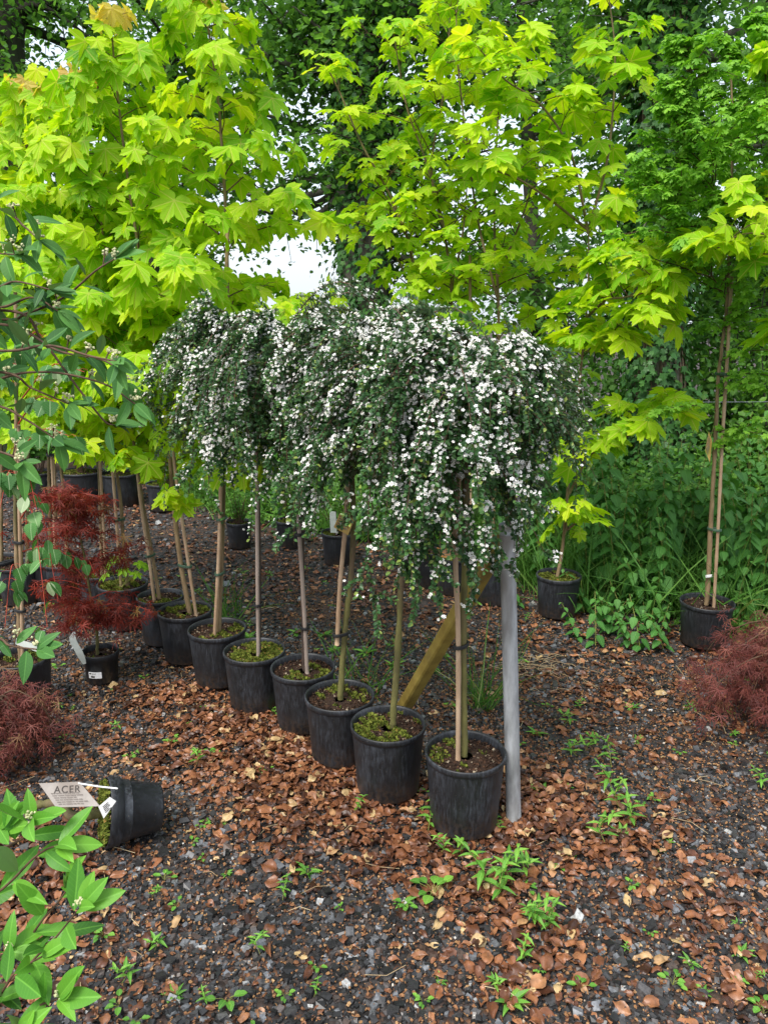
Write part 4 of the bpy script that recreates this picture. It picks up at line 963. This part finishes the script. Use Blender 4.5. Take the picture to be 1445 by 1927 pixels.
# ------------------------------------------------------------------ pole and brace
b = gp(967, 1536); a = Acc(); p1 = at(955, 985, b[1] - .0); d = nrm(p1 - b)
sd_ = nrm(np.cross(d, UPV)); 
root = thing('steel_pole', 'grey galvanised steel pole standing at the right of the nearest pot', 'pole', b)
P = b + A([0, 0, -.03]) + np.outer(np.linspace(0, 1, 12), (p1 - b)); tubes(a, P, np.full(12, .026), 24, cap=True); a.build('tube', M['steel'], root, b)
a = Acc(); P = p1 + np.outer([-.035, -.002], d); tubes(a, P, np.full(2, .029), 24, cap=True); a.build('clamp', M['steel'], root, b)
b = at(742, 1362, gp(742, 1362)[1]); p1 = at(940, 1022, gp(967, 1536)[1] + .055); a = Acc(); d = nrm(p1 - b); s = nrm(np.cross(d, UPV)); u = np.cross(s, d)
o = A([-.5, .5]); 
prof = [(.030, -.016), (.024, -.022), (-.024, -.022), (-.030, -.016), (-.030, .016), (-.024, .022), (.024, .022), (.030, .016)]; P = b - d * .05 + np.outer(np.linspace(0, 1, 14), p1 - b + d * .07)
V = A([[q + s * x + u * y for x, y in prof] for q in P]).reshape(-1, 3); F = []
for i in range(13):
    for j in range(8): e = i * 8 + j; f = i * 8 + (j + 1) % 8; F += [(e, f, f + 8), (e, f + 8, e + 8)]
F += [(104, 104 + j, 105 + j) for j in range(1, 7)]; a.add(V, F)
o_ = a.build('timber_brace', M['timber'], None, b); o_['label'] = 'slanting algae-green timber brace leaning against the steel pole'; o_['category'] = 'timber brace'

# fence wire
a = Acc(); p = [at(1050, 768, 4.75), at(1250, 758, 4.6), at(1445, 756, 4.5), at(1700, 752, 4.35)]; p = [at(700, 775, 5.1)] + p; tubes(a, curve(p, 60), np.full(60, .0018), 5)
p0 = p[0]; o_ = a.build('fence_wire', M['wire'], None, p0); o_['label'] = 'thin steel fence wire stretched in front of the nettle bank'; o_['category'] = 'wire'
#END3
# ------------------------------------------------------------------ big trees, hedge, bank
def big_tree(label, base, path, r0, r1, seed, limbs, canopy, nleaf, leaf=.075, bark='tree', mat='wood', ivy=0, nm='broadleaf_tree', ivyr=.12, vines=0):
    """path: world points; canopy: list of (centre, radius xyz) the limbs grow into"""
    r = np.random.default_rng(seed); base = A(base, float); root = thing(nm, label, 'tree', base)
    a = Acc(); P, rad = taper(path, r0, r1, 40); rad = rad * (1 + .05 * np.sin(np.arange(40) * .9)); tubes(a, P, rad, 16); tk = a.build('trunk', M[bark], root, base)
    B = Acc(); Lf = Acc(); tips = []
    for (c, sz) in canopy:
        c = A(c, float); sz = A(sz, float); i = np.argmin(np.linalg.norm(P - (c - A([0, 0, sz[2] * .3])), axis=1)); s = P[i]
        for k in range(limbs):
            e = c + r.uniform(-1, 1, 3) * sz; m = (s + e) / 2 + r.normal(size=3) * .15 * np.linalg.norm(e - s) + A([0, 0, .1]); q = curve([s, m, e], 14)
            tubes(B, q, np.linspace(max(.02, r1 * .35), .006, 14), 6)
            for _ in range(5):
                j = r.integers(5, 14); d = nrm(r.normal(size=3) * A([1, 1, .45])) * r.uniform(.4, 1.0); t = curve([q[j], q[j] + d * .5 + A([0, 0, .05]), q[j] + d + A([0, 0, -.08])], 8)
                tubes(B, t, np.linspace(.008, .002, 8), 4); tips.append(t)
    B.build('limbs', M[bark], root, base)
    tips = A(tips); n = nleaf; i = r.integers(0, len(tips), n); t = r.integers(1, 8, n); sp = .13
    p = tips[i, t] + r.normal(size=(n, 3)) * A([sp * 1.4, sp * 1.4, sp * .45]); o = nrm(r.normal(size=(n, 3)) * A([1, 1, .0]) + 1e-9); dr = r.uniform(-.1, 1.0, n)[:, None]
    cl = r.random(len(tips))[i]
    inst(Lf, SMALL, p, o * np.cos(dr) - UPV * np.sin(dr), o * np.sin(dr) + UPV * np.cos(dr) + r.normal(size=(n, 3)) * .45, leaf * r.uniform(.6, 1.2, n), np.clip(cl * .5 + r.normal(.25, .18, n), 0, 1), wid=r.uniform(1.0, 1.5, n))
    Lf.build('crown', M[mat], root, base)
    if ivy:
        a = Acc(); t = r.random(ivy); ii = (t * 39).astype(int); ph = r.random(ivy) * 2 * pi; o = np.stack([np.cos(ph), np.sin(ph), 0 * ph], 1)
        th = rad[ii] + np.abs(r.normal(size=ivy)) * ivyr * (.6 + .5 * np.sin(t * 23 + np.sin(ph * 2) * 2)) ; th = np.maximum(th, rad[ii] + .01)
        p = P[ii] + o * th[:, None] + A([0, 0, 1]) * r.normal(size=(ivy, 1)) * .06
        dr = r.uniform(.6, 1.5, ivy)[:, None]; oo = nrm(o + r.normal(size=(ivy, 3)) * .3)
        inst(a, IVY[0], p, oo * np.cos(dr) - UPV * np.sin(dr), oo * np.sin(dr) + UPV * np.cos(dr), r.uniform(.035, .07, ivy), np.clip(r.normal(.4, .22, ivy), 0, .98))
        iv = a.build('ivy', M['ivy'], root, base)
        if vines:
            a = Acc()
            for k in range(vines):
                ph = r.random() * 2 * pi; m = 24; ts = np.linspace(0, .75 + .25 * r.random(), m); pp = []
                for q_, tt in enumerate(ts):
                    f = tt * 39; i0 = int(f); ph += r.normal() * .10; pp.append(P[i0] + A([cos(ph), sin(ph), 0]) * (rad[i0] + .008))
                tubes(a, A(pp), np.linspace(.010, .004, m), 5)
            a.build('ivy_stems', M['vine'], iv, base)
    return root

def v(px, py, Y): return at(px, py, Y)
b = v(1240, 1000, 6.4); b[2] = 0
big_tree('huge ivy-wrapped tree with a bare grey patch high on its trunk, at the right', b, [b, v(1240, 740, 6.4), v(1235, 450, 6.4), v(1250, 200, 6.4), v(1262, -60, 6.5), v(1270, -350, 6.6)], .21, .15, 81, 7,
         [(v(1330, 60, 6.4), (1.3, .9, .6)), (v(1130, 40, 7.0), (.8, .9, .5)), (v(1390, 330, 6.8), (.9, .7, .7)), (v(1210, -150, 6.5), (1.6, 1.2, .5)), (v(1160, 330, 7.2), (.5, .6, .9))], 10500, .064, 'tree', 'wood', ivy=11000, ivyr=.12, vines=46)
b = v(658, 1000, 9.0); b[2] = 0
big_tree('ivy-clad tree with a pale smooth trunk, the left one of the central pair', b, [b, v(668, 600, 9), v(660, 300, 9), v(652, 60, 9), v(648, -200, 9)], .19, .14, 82, 7,
         [(v(520, 120, 9.3), (1.2, .9, .55)), (v(470, 330, 9.8), (.55, .8, .7)), (v(430, -20, 9.2), (1.2, 1, .5)), (v(620, -60, 9), (.8, .8, .5)), (v(560, 60, 9.3), (.6, .7, .4))], 9500, .082, 'tree', 'wood', ivy=5000, ivyr=.12)
b = v(712, 1000, 8.7); b[2] = 0
big_tree('darker tree close beside the pale ivy-clad trunk, the right one of the central pair', b, [b, v(704, 600, 8.7), v(696, 300, 8.7), v(690, 120, 8.7), v(702, -50, 8.7), v(710, -250, 8.7)], .17, .11, 83, 7,
         [(v(780, 60, 8.8), (.8, .8, .5)), (v(860, 260, 9.2), (.7, .8, .6)), (v(900, 60, 9), (.9, .9, .5)), (v(830, 450, 9.6), (.6, .8, .5)), (v(745, 230, 8.6), (.4, .5, .7))], 9500, .078, 'treed', 'wood', ivy=4500, ivyr=.13)
b = v(25, 1000, 8.5); b[2] = 0
big_tree('dark heavy-limbed tree in the top left corner', b, [b, v(30, 600, 8.5), v(20, 300, 8.5), v(12, 120, 8.5), v(22, -60, 8.5), v(20, -250, 8.5)], .20, .15, 84, 7,
         [(v(120, 40, 8.7), (1.0, .9, .45)), (v(-60, 150, 8.5), (.7, .9, .7)), (v(90, 260, 9), (.8, .9, .7)), (v(60, 480, 9.2), (.8, .8, .6)), (v(250, 20, 9), (.8, .8, .4))], 9000, .075, 'treed', 'wood')
b = v(300, 1000, 10.5); b[2] = 0
big_tree('mid green tree rising behind the golden maple tops', b, [b, v(300, 500, 10.5), v(310, 200, 10.5), v(330, 0, 10.5), v(340, -180, 10.5)], .16, .08, 85, 7,
         [(v(240, 180, 10.6), (1.0, .9, .8)), (v(400, 200, 10.8), (1.0, .9, .8)), (v(330, -10, 10.6), (1.3, .9, .7)), (v(400, 440, 11), (.8, .9, .8))], 9500, .085, 'treed', 'woodl')
b = v(1010, 1000, 8.6); b[2] = 0
big_tree('bushy tree filling the gap between the central pair and the ivy-wrapped tree', b, [b, v(1010, 600, 8.6), v(1000, 400, 8.6), v(985, 100, 8.6), v(980, -150, 8.6)], .10, .05, 86, 7,
         [(v(1010, 90, 8.8), (.75, .8, .6)), (v(960, 500, 9.2), (.8, .8, .40)), (v(1120, 560, 8.0), (.6, .6, .4)), (v(1070, -60, 8.6), (.9, .8, .5)), (v(1130, 200, 8.6), (.35, .5, .8))], 8500, .075, 'treed', 'wood')
b = v(1440, 1000, 7.6); b[2] = 0
big_tree('leafy light green tree at the far right edge', b, [b, v(1440, 600, 7.6), v(1450, 300, 7.6), v(1440, 0, 7.6), v(1440, -200, 7.6)], .10, .05, 87, 7,
         [(v(1400, 480, 7.4), (.7, .7, .6)), (v(1440, 200, 7.6), (.6, .8, .8)), (v(1380, 0, 7.6), (.8, .8, .4)), (v(1300, 560, 7.2), (.6, .6, .5))], 10000, .06, 'treed', 'woodl')

# bushes making the hedge under the trees
def bush(label, base, wx, wy, h, n, leaf, mat, seed, T=None, nm='hedge_bush', stems=26):
    r = np.random.default_rng(seed); base = A(base, float); base[2] = 0; root = thing(nm, label, 'bush', base)
    B = Acc(); Lf = Acc(); ph = r.random(stems) * 2 * pi; q = np.sqrt(r.random(stems))
    e = base + np.stack([np.cos(ph) * q * wx, np.sin(ph) * q * wy, h * (.95 - .45 * q ** 2) * r.uniform(.7, 1.05, stems)], 1); s = base + (e - base) * A([.45, .45, 0])
    path = np.stack([curve([s[i], (s[i] * .55 + e[i] * .45) + A([0, 0, .15]), e[i]], 12) for i in range(stems)]); tubes(B, path, np.linspace(.014, .004, 12), 5); B.build('stems', M['treed'], root, base)
    i = r.integers(0, stems, n); t = r.integers(1, 12, n); p = path[i, t] + r.normal(size=(n, 3)) * A([wx * .26, wy * .26, h * .07]); p[:, 2] = np.abs(p[:, 2]) + .02
    o = nrm(r.normal(size=(n, 3)) * A([1, 1, 0]) + A([0, -.5, 0])); dr = r.uniform(.1, 1.2, n)[:, None]
    multi(Lf, T or [SMALL], p, o * np.cos(dr) - UPV * np.sin(dr), o * np.sin(dr) + UPV * np.cos(dr) + r.normal(size=(n, 3)) * .35, leaf * r.uniform(.6, 1.2, n), rnd=np.clip(r.random(stems)[i] * .4 + r.normal(.3, .18, n), 0, 1), wid=r.uniform(1, 1.4, n))
    Lf.build('foliage', M[mat], root, base); return root
LB = ['dense dark green hedge bush behind the wire, right of the ivy-wrapped trunk', 'dark hedge bush under the fork of the lone golden maple', 'dark hedge bush behind the blossom crowns, below the central pair of trunks',
      'hedge bush behind the farthest weeping tree', 'dark hedge bush at the back behind the golden maples', 'dark hedge bush at the back left behind the young dark-leaved trees', 'hedge bush cut by the left edge at the back of the yard', 'mid green hedge bush at the right edge behind the nettles']
for k, (px, Y, wx, h, n, mt) in enumerate([(1350, 6.9, .8, 2.3, 6500, 'wood'), (1070, 7.2, .9, 2.15, 7500, 'wood'), (800, 8.0, .9, 1.95, 6500, 'wood'), (520, 8.6, .9, 1.75, 6000, 'woodl'), (300, 9.8, 1.1, 2.0, 7000, 'wood'), (120, 10.0, 1.2, 2.2, 7000, 'wood'), (-60, 10.0, 1.2, 2.4, 6500, 'wood'), (1480, 6.4, .7, 1.9, 5000, 'woodl')]):
    bush(LB[k], v(px, 1000, Y), wx, .5, h, n, .062, mt, 90 + k)
b = v(745, 1000, 7.3)
bush('bluish green bush with narrow leaflets rising just above the blossom', b, .75, .4, 1.98, 3800, .085, 'blue', 99, [LANCE[0], LANCE[1], OVALW[0]], 'elder_bush', 22)
bush('airy bush of thin arching shoots in the sky gap above the blossom', v(590, 1000, 7.8), .35, .3, 2.05, 700, .07, 'woodl', 100, [LANCE[0], LANCE[1]], 'airy_bush', 12)

# bank: undergrowth (stuff), grass (stuff), nettles (individuals)
def bank_edge(x):       # distance at which the bank begins, by x
    return np.interp(x, [-3, -1.2, -.3, .6, 1.05, 1.5, 1.9, 2.6], [8.6, 6.4, 6.0, 5.35, 4.7, 4.35, 4.05, 3.9])
def bank_pts(n, depth, r, x0=-3.2, x1=3.4, pw=1.0):
    x = r.uniform(x0, x1, n); y = bank_edge(x) + depth * r.random(n) ** pw
    return np.stack([x, y, 0 * x], 1)
r = np.random.default_rng(110)
a = Acc(); P = bank_pts(30000, 2.2, r); y_in = P[:, 1] - bank_edge(P[:, 0]); hmax = np.clip(.08 + y_in * .62, .05, .95) * (.7 + .3 * np.sin(P[:, 0] * 5) * np.cos(P[:, 1] * 4)); n = len(P); P[:, 2] = hmax * r.random(n) ** .7
o = nrm(r.normal(size=(n, 3)) * A([1, 1, 0]) + A([0, -.4, 0])); dr = r.uniform(.1, 1.0, n)[:, None]
multi(a, [SMALL, IVY[0], SMALL], P, o * np.cos(dr) - UPV * np.sin(dr), o * np.sin(dr) + UPV * np.cos(dr) + r.normal(size=(n, 3)) * .3, r.uniform(.022, .05, n), rnd=np.clip(r.normal(.45, .2, n), 0, .97), wid=r.uniform(1, 1.5, n))
stuff(a.build('undergrowth', M['woodl']), 'low leafy undergrowth covering the bank behind the pots')
a = Acc(); P = np.vstack([bank_pts(2600, 1.5, r, -2.2, 3.2), bank_pts(900, .5, r, .7, 3.0)]); P = P - A([0, .25, 0]) * (r.random((len(P), 1)) < .3); n = len(P)
fw = nrm(np.stack([r.normal(size=n) * .42, r.normal(size=n) * .42 - .1, np.ones(n)], 1)); multi(a, GRASSB, P, fw, np.stack([r.normal(size=n), r.normal(size=n), 0 * r.random(n) + .15], 1), r.uniform(.16, .62, n), rnd=r.random(n) * .97, wid=r.uniform(.35, 1, n))
P = np.vstack([gp(x, y)[None] + r.normal(size=(k, 3)) * A([s, s, 0]) for x, y, k, s in ((985, 1090, 350, .09), (1440, 1120, 260, .15), (1110, 1120, 220, .15), (1010, 1010, 240, .2), (430, 1160, 60, .05), (905, 1330, 60, .03), (690, 1300, 30, .08))]); n = len(P)
fw = nrm(np.stack([r.normal(size=n) * .6, r.normal(size=n) * .6, np.ones(n)], 1)); multi(a, GRASSB, P, fw, np.stack([r.normal(size=n), r.normal(size=n), 0 * r.random(n) + .15], 1), r.uniform(.12, .42, n), wid=r.uniform(.4, .9, n))
stuff(a.build('grass', M['grass']), 'long loose grass along the foot of the bank')

def nettle_mesh(h, seed):
    r = np.random.default_rng(seed); B = Acc(); Lf = Acc(); ln = A([r.normal() * .12, r.normal() * .12, 1]); P = curve([A([0, 0, 0]), ln * h * .5, ln * h * A([1.3, 1.3, 1])], 24); tubes(B, P, np.linspace(.004, .0015, 24), 5)
    k = int(h / .05) + 2
    for i in range(k):
        u = (i + 1) / k; p = P[min(23, int(u * 23))]; ph = i * pi / 2 + r.normal() * .2; L = .135 * (1 - .72 * u ** 1.6) * (.55 + .45 * min(1, u * 3)) * r.uniform(.85, 1.15)
        for s in (0, pi):
            o = A([[cos(ph + s), sin(ph + s), 0]]); q = p + o * .022 * (1.3 - u) + UPV * .006; dr = r.uniform(.15, .85); tubes(B, np.stack([p[None].repeat(1, 0)[0], q[0]])[None], np.full(2, .001), 3)
            inst(Lf, NETTLE[0], q, o * cos(dr) - UPV * sin(dr), o * sin(dr) + UPV * cos(dr), L, A([np.clip(.35 + .45 * u + r.normal() * .1, 0, 1)]))
    return B, Lf
protos = []
for k in range(6):
    h = [.95, .85, 1.05, .7, .5, .35][k]; root = thing('nettle_plant', ['tall nettle standing among others in the thick green bank', 'leafy nettle of middling height in the thick green bank', 'tallest kind of nettle rising from the thick green bank', 'shorter broad nettle in the thick green bank', 'knee-high nettle at the front of the green bank', 'low young nettle at the foot of the green bank'][k], 'nettle', (0, 0, 0), 'nettles on the bank'); B, Lf = nettle_mesh(h, 120 + k)
    B.build('stem', M['stem'], root); Lf.build('foliage', M['nettle'], root); protos.append(root)
def dup(root, loc, rz, sc=1.0, label=None, group=None):
    c = root.copy(); S.collection.objects.link(c); c.location = loc; c.rotation_euler = (0, 0, rz); c.scale = (sc,) * 3
    if label: c['label'] = label
    if group: c['group'] = group
    for ch in list(root.children):
        d = ch.copy(); S.collection.objects.link(d); d.parent = c
        for g in ch.children: e = g.copy(); S.collection.objects.link(e); e.parent = d
    return c
used = set()
spots = []
for k in range(170):
    x = r.uniform(.85, 2.9) if k < 145 else r.uniform(-1.2, .9); dy = 1.3 * r.random() ** 1.3 + .03; spots.append((x, bank_edge(x) + dy, dy))
for px, py in [tuple(q) for q in (A([1170, 1175]) + r.normal(size=(13, 2)) * A([55, 30]))] + [tuple(q) for q in (A([1400, 1160]) + r.normal(size=(12, 2)) * A([40, 30]))] + [tuple(q) for q in (A([960, 1110]) + r.normal(size=(2, 2)) * A([20, 20]))] + list(((1170, 1130), (1210, 1150), (1140, 1180), (1240, 1200), (1390, 1180), (1425, 1160), (1180, 1215), (1120, 1215))): 
    g = gp(px, py); spots.append((g[0], g[1], -1))
for x, y, dy in spots:
    k = r.integers(0, 4) if dy > .3 else (r.integers(3, 6) if dy >= 0 else 5); loc = (x, y, 0); rz = r.random() * 6.28; s = r.uniform(.8, 1.15) if dy >= 0 else r.uniform(.45, .85)
    if k not in used: used.add(k); protos[k].location = loc; protos[k].rotation_euler = (0, 0, rz)
    else: dup(protos[k], loc, rz, s)
for k in range(6):
    if k not in used: protos[k].location = (1.5 + .1 * k, 4.9, 0)

# ------------------------------------------------------------------ little weeds in the gravel
def weed_mesh(kind, seed):
    r = np.random.default_rng(seed); Lf = Acc(); B = Acc()
    if kind == 'willow':      # upright stem with pairs of pointed leaves
        h = r.uniform(.05, .09); P = curve([A([0, 0, 0]), A([r.normal() * .01, r.normal() * .01, h * .6]), A([r.normal() * .015, r.normal() * .015, h])], 8); tubes(B, P, np.full(8, .0012), 4)
        for i in range(6):
            ph = i * pi / 2 + r.normal() * .25; o = A([[cos(ph), sin(ph), 0], [-cos(ph), -sin(ph), 0]]); e = r.uniform(.1, .7); p = np.repeat(P[min(7, i + 2)][None], 2, 0)
            multi(Lf, LANCE, p, o * cos(e) + UPV * sin(e), -o * sin(e) + UPV * cos(e), r.uniform(.03, .05, 2) * (1 - .07 * i), wid=np.full(2, 1.3))
    elif kind == 'round':
        n = 7; ph = r.random(n) * 6.28; o = np.stack([np.cos(ph), np.sin(ph), 0 * ph], 1); q = o * r.uniform(.01, .035, n)[:, None] + UPV * .02; tubes(B, np.stack([q * 0, q * .5 + UPV * .008, q], 1), np.full(3, .0008), 3); multi(Lf, OVALW, q, o + UPV * .25, UPV - o * .3, r.uniform(.016, .03, n), wid=np.full(n, 1.5))
    elif kind == 'rosette':
        n = 11; ph = np.arange(n) * 2.4; o = np.stack([np.cos(ph), np.sin(ph), 0 * ph], 1); e = r.uniform(.1, .8, n)[:, None]; multi(Lf, [LANCE[1], LANCE[0]], o * .004, o * np.cos(e) + UPV * np.sin(e), -o * np.sin(e) + UPV * np.cos(e), r.uniform(.022, .045, n), wid=np.full(n, 1.35)); tubes(B, A([[0, 0, 0], [0, 0, .008]]), A([.002, .002]), 5)
    return B, Lf
WP = []
WLAB = dict(willow='small upright weed with pairs of pointed leaves in the gravel', round='tiny weed with a few round leaves in the gravel', rosette='small flat-topped tuft of narrow leaves in the gravel')
WGRP = dict(willow='pointed-leaved weeds', round='round-leaved weeds', rosette='tufted weeds')
for i, kd in enumerate(['willow', 'willow', 'willow', 'round', 'round', 'rosette', 'rosette']):
    root = thing('weed_seedling', WLAB[kd], 'weed', (0, 0, 0), WGRP[kd]); B, Lf = weed_mesh(kd, 140 + i); B.build('stem', M['stem'], root); Lf.build('foliage', M['weed'], root); WP.append(root)
named = [((805, 1560), 0, 1.5, 'pointed-leaved weed climbing against the front left of the nearest pot'), ((828, 1598), 1, 1.1, 'pointed-leaved weed just below the nearest pot'), ((862, 1608), 1, 1.2, None), ((925, 1660), 0, 1.9, 'tallest clump of pointed weeds in front of the steel pole'), ((965, 1650), 1, 1.8, None), ((945, 1665), 2, 1.9, None), ((990, 1640), 2, 1.6, None),
         ((1150, 1440), 0, 1.4, None), ((1140, 1585), 1, 1.7, None), ((1165, 1520), 1, 1.6, None), ((1180, 1540), 2, 1.7, None), ((1155, 1490), 0, 1.6, None), ((1085, 1420), 2, 1.5, None), ((1100, 1410), 0, 1.3, None), ((1020, 1490), 5, 1.5, None), ((1020, 1735), 1, 1.5, None), ((1010, 1725), 0, 1.4, None), ((1038, 1725), 2, 1.4, None),
         ((580, 1640), 5, 1.5, None), ((560, 1360), 0, 1.2, 'pointed weed between the fourth and third pots'), ((368, 1445), 1, 1.2, None), ((485, 1460), 6, 1.2, None), ((760, 1695), 5, 1.3, None), ((815, 1680), 3, 1.8, 'round-leaved weed on the bare gravel below the pots'), ((290, 1790), 2, 1.0, None), ((230, 1850), 2, 1.1, None), ((1170, 1570), 5, 1.5, None),
         ((490, 1790), 1, 1.0, None), ((990, 1800), 1, 1.1, None), ((1440, 1480), 0, 1.2, None), ((1395, 1790), 5, 1.2, None), ((1300, 1800), 5, 1.0, None), ((1010, 1380), 5, 1.5, None), ((1060, 1360), 2, 1.3, None), ((960, 1880), 5, 1.8, None), ((1300, 1330), 6, 1.3, None), ((1190, 1330), 6, 1.3, None), ((330, 1870), 6, 1.2, None), ((430, 1880), 4, 1.2, None), ((690, 1230), 6, 2.2, None), ((740, 1255), 6, 2.0, None), ((560, 1190), 6, 1.8, None), ((610, 1195), 5, 1.8, None), ((800, 1270), 5, 1.9, None), ((470, 1195), 5, 1.6, None), ((630, 1225), 6, 1.7, None)]
wu = set()
def put(k, loc, s, lab=None):
    rz = r.random() * 6.28
    if k not in wu:
        wu.add(k); o = WP[k]; o.location = loc; o.rotation_euler = (0, 0, rz); o.scale = (s,) * 3
        if lab:
            o['label'] = lab
            if 'group' in o: del o['group']
        return
    kd = ['willow', 'willow', 'willow', 'round', 'round', 'rosette', 'rosette'][k]; o = dup(WP[k], loc, rz, s, lab or WLAB[kd], WGRP[kd])
    if lab and 'group' in o: del o['group']
for (px, py), k, s, lab in named: 
    s *= .85
    g = gp(px, py); put(k, (g[0], g[1], gz(g[0], g[1]) + .004), s, lab)
P = np.vstack([scatter(120, 1.3, 3.2, margin=1.0), scatter(70, 3.2, 5.2, margin=1.0)])
for p in P:
    if p[1] < bank_edge(p[0]) - .1 and lit_density(p[None])[0] < 1.4:
        put(int(r.choice([0, 2, 3, 3, 4, 4, 5, 6])), (p[0], p[1], p[2] + .004), r.uniform(.35, .85))
# straw and dead stalks
a = Acc(); P = np.vstack([gp(1010, 1255)[None] + r.normal(size=(70, 3)) * A([.13, .05, 0]), scatter(160, 1.3, 4.5)]); n = len(P); d = az(n); L = r.uniform(.03, .13, n)[:, None]; P[:, 2] = gz(P[:, 0], P[:, 1]) + .014
bend = np.cross(d, UPV) * L * r.normal(size=(n, 1)) * .25
tubes(a, np.stack([P, P + d * L * .5 + bend * .6 + A([0, 0, .006]), P + d * L + bend * .3], 1), np.full(3, .0011), 4)
stuff(a.build('straw', M['straw']), 'dry straw and bent dead stalks lying on the gravel')

# ------------------------------------------------------------------ near shrubs at the left edge
def shrub(label, base, twigs, seed, L, mat, bark, Yc, n_leaf, nm='oval_leaved_shrub', gap=.032, nb_=1):
    """twigs: lists of (px, py, Y) from the bush outward; leaves sit alternately along the outer part"""
    r = np.random.default_rng(seed); root = thing(nm, label, 'shrub', base); B = Acc(); Lf = Acc(); Bds = []
    for tw in twigs:
        pts = [at(*q) for q in tw]; P = curve(pts, 40); seg = np.append(0, np.cumsum(np.linalg.norm(np.diff(P, axis=0), axis=1))); tubes(B, P, np.linspace(.0032, .0013, 40), 6)
        s = seg[-1] * .12; k = 0
        while s < seg[-1]:
            i = min(39, np.searchsorted(seg, s)); p = P[i]; tg = nrm(P[min(39, i + 1)] - P[i - 1]); ph = k * 2.4 + r.normal() * .4; sd_ = nrm(np.cross(tg, UPV)); u_ = np.cross(sd_, tg)
            o = nrm(cos(ph) * sd_ + sin(ph) * u_ * .8 + tg * .55 + UPV * .15); nn = nrm(UPV * .8 + A([0, -.55, 0]) + r.normal(size=3) * .35 - o * .1)
            multi(Lf, OVAL, (p + o * .006)[None], o[None], nn[None], A([L * r.uniform(.65, 1.15)]), rnd=A([np.clip(r.normal(.5, .22), 0, 1)]), wid=A([r.uniform(.8, 1.1)]))
            if r.random() < .13:
                # short bud truss
                c = p + (UPV * .02 + o * .01); tubes(B, A([p, (p + c) / 2, c]), np.full(3, .0013), 4); m = 12; Bd = Acc(); Bds.append(Bd); q = c + r.normal(size=(m, 3)) * .0035; inst(Bd, BALL, q, rdir(m, r), rdir(m, r), .0022 + .001 * r.random(m))
            s += gap * r.uniform(.7, 1.3); k += 1
        m = 4; o = nrm(tg + rdir(m, r) * .7); multi(Lf, OVAL, np.repeat(P[-1][None], m, 0), o, nrm(UPV + A([0, -.6, 0]) + rdir(m, r) * .4), L * r.uniform(.6, 1, m), rnd=.6 + .4 * r.random(m))
        c = P[-1]; m = 14; Bd = Acc(); Bds.append(Bd); q = c + UPV * .012 + r.normal(size=(m, 3)) * .004; inst(Bd, BALL, q, rdir(m, r), rdir(m, r), .0024 + .001 * r.random(m))
    B.build('branches', M[bark], root, base); Lf.build('foliage', M[mat], root, base)
    for Bd in Bds[::nb_]: Bd.build('bud_cluster', M['bud'], root, base)
    return root
bs = A([-1.15, 1.35, 0.0])
shrub('bright green oval-leaved shrub with cream bud clusters in the bottom left corner', bs, [
    [(-260, 1700, 1.30), (-60, 1620, 1.18), (40, 1580, 1.14), (60, 1545, 1.12)], [(-250, 1750, 1.25), (-40, 1700, 1.12), (70, 1610, 1.1), (110, 1590, 1.1)],
    [(-250, 1850, 1.2), (0, 1800, 1.1), (90, 1720, 1.08), (130, 1670, 1.08)], [(-260, 1880, 1.15), (-20, 1860, 1.05), (80, 1790, 1.02), (150, 1710, 1.0)],
    [(-250, 1930, 1.1), (-40, 1900, 1.02), (30, 1830, 1.0), (80, 1800, 1.0)], [(-240, 2000, 1.05), (-20, 1960, .98), (60, 1900, .97), (110, 1880, .97)],
    [(-240, 1900, 1.1), (-60, 1850, 1.05), (20, 1790, 1.05)], [(-250, 1600, 1.3), (-80, 1580, 1.2), (0, 1560, 1.15)], [(-240, 2050, 1.0), (-60, 2000, .95), (30, 1960, .93)]], 151, .078, 'shrub', 'twig', 1.1, 20, gap=.038, nb_=2)
shrub('dull green oval-leaved shrub with dark twigs reaching in at the middle left edge', A([-1.35, 1.75, 0.0]), [
    [(-200, 300, 1.7), (0, 392, 1.6), (45, 425, 1.55), (75, 452, 1.5)], [(-200, 560, 1.7), (0, 600, 1.55), (50, 590, 1.5), (120, 560, 1.45), (180, 510, 1.4), (215, 488, 1.4)],
    [(-200, 600, 1.7), (20, 585, 1.5), (80, 640, 1.48), (140, 720, 1.46), (195, 790, 1.45), (215, 800, 1.45)], [(-200, 640, 1.7), (0, 610, 1.5), (110, 660, 1.45), (200, 680, 1.4), (240, 720, 1.4)],
    [(-200, 640, 1.6), (0, 660, 1.4), (90, 650, 1.3), (170, 670, 1.25), (220, 680, 1.2)], [(-200, 560, 1.7), (-20, 580, 1.5), (60, 560, 1.45), (110, 585, 1.42)],
    [(-200, 740, 1.6), (-20, 760, 1.45), (50, 790, 1.4), (110, 830, 1.4)], [(-200, 800, 1.5), (0, 850, 1.35), (40, 870, 1.3)], [(-200, 700, 1.6), (0, 700, 1.4), (60, 730, 1.4), (130, 760, 1.4)],
    [(-200, 500, 1.7), (-30, 540, 1.5), (30, 530, 1.45), (95, 545, 1.4)], [(-200, 420, 1.7), (-40, 470, 1.6), (40, 480, 1.5)], [(-220, 800, 1.7), (-20, 720, 1.5), (80, 700, 1.45), (190, 720, 1.4), (255, 760, 1.38)],
    [(-250, 1180, 1.5), (-30, 1195, 1.3), (20, 1215, 1.25), (70, 1222, 1.22)]], 152, .058, 'shrubd', 'twig', 1.4, 20, gap=.034)
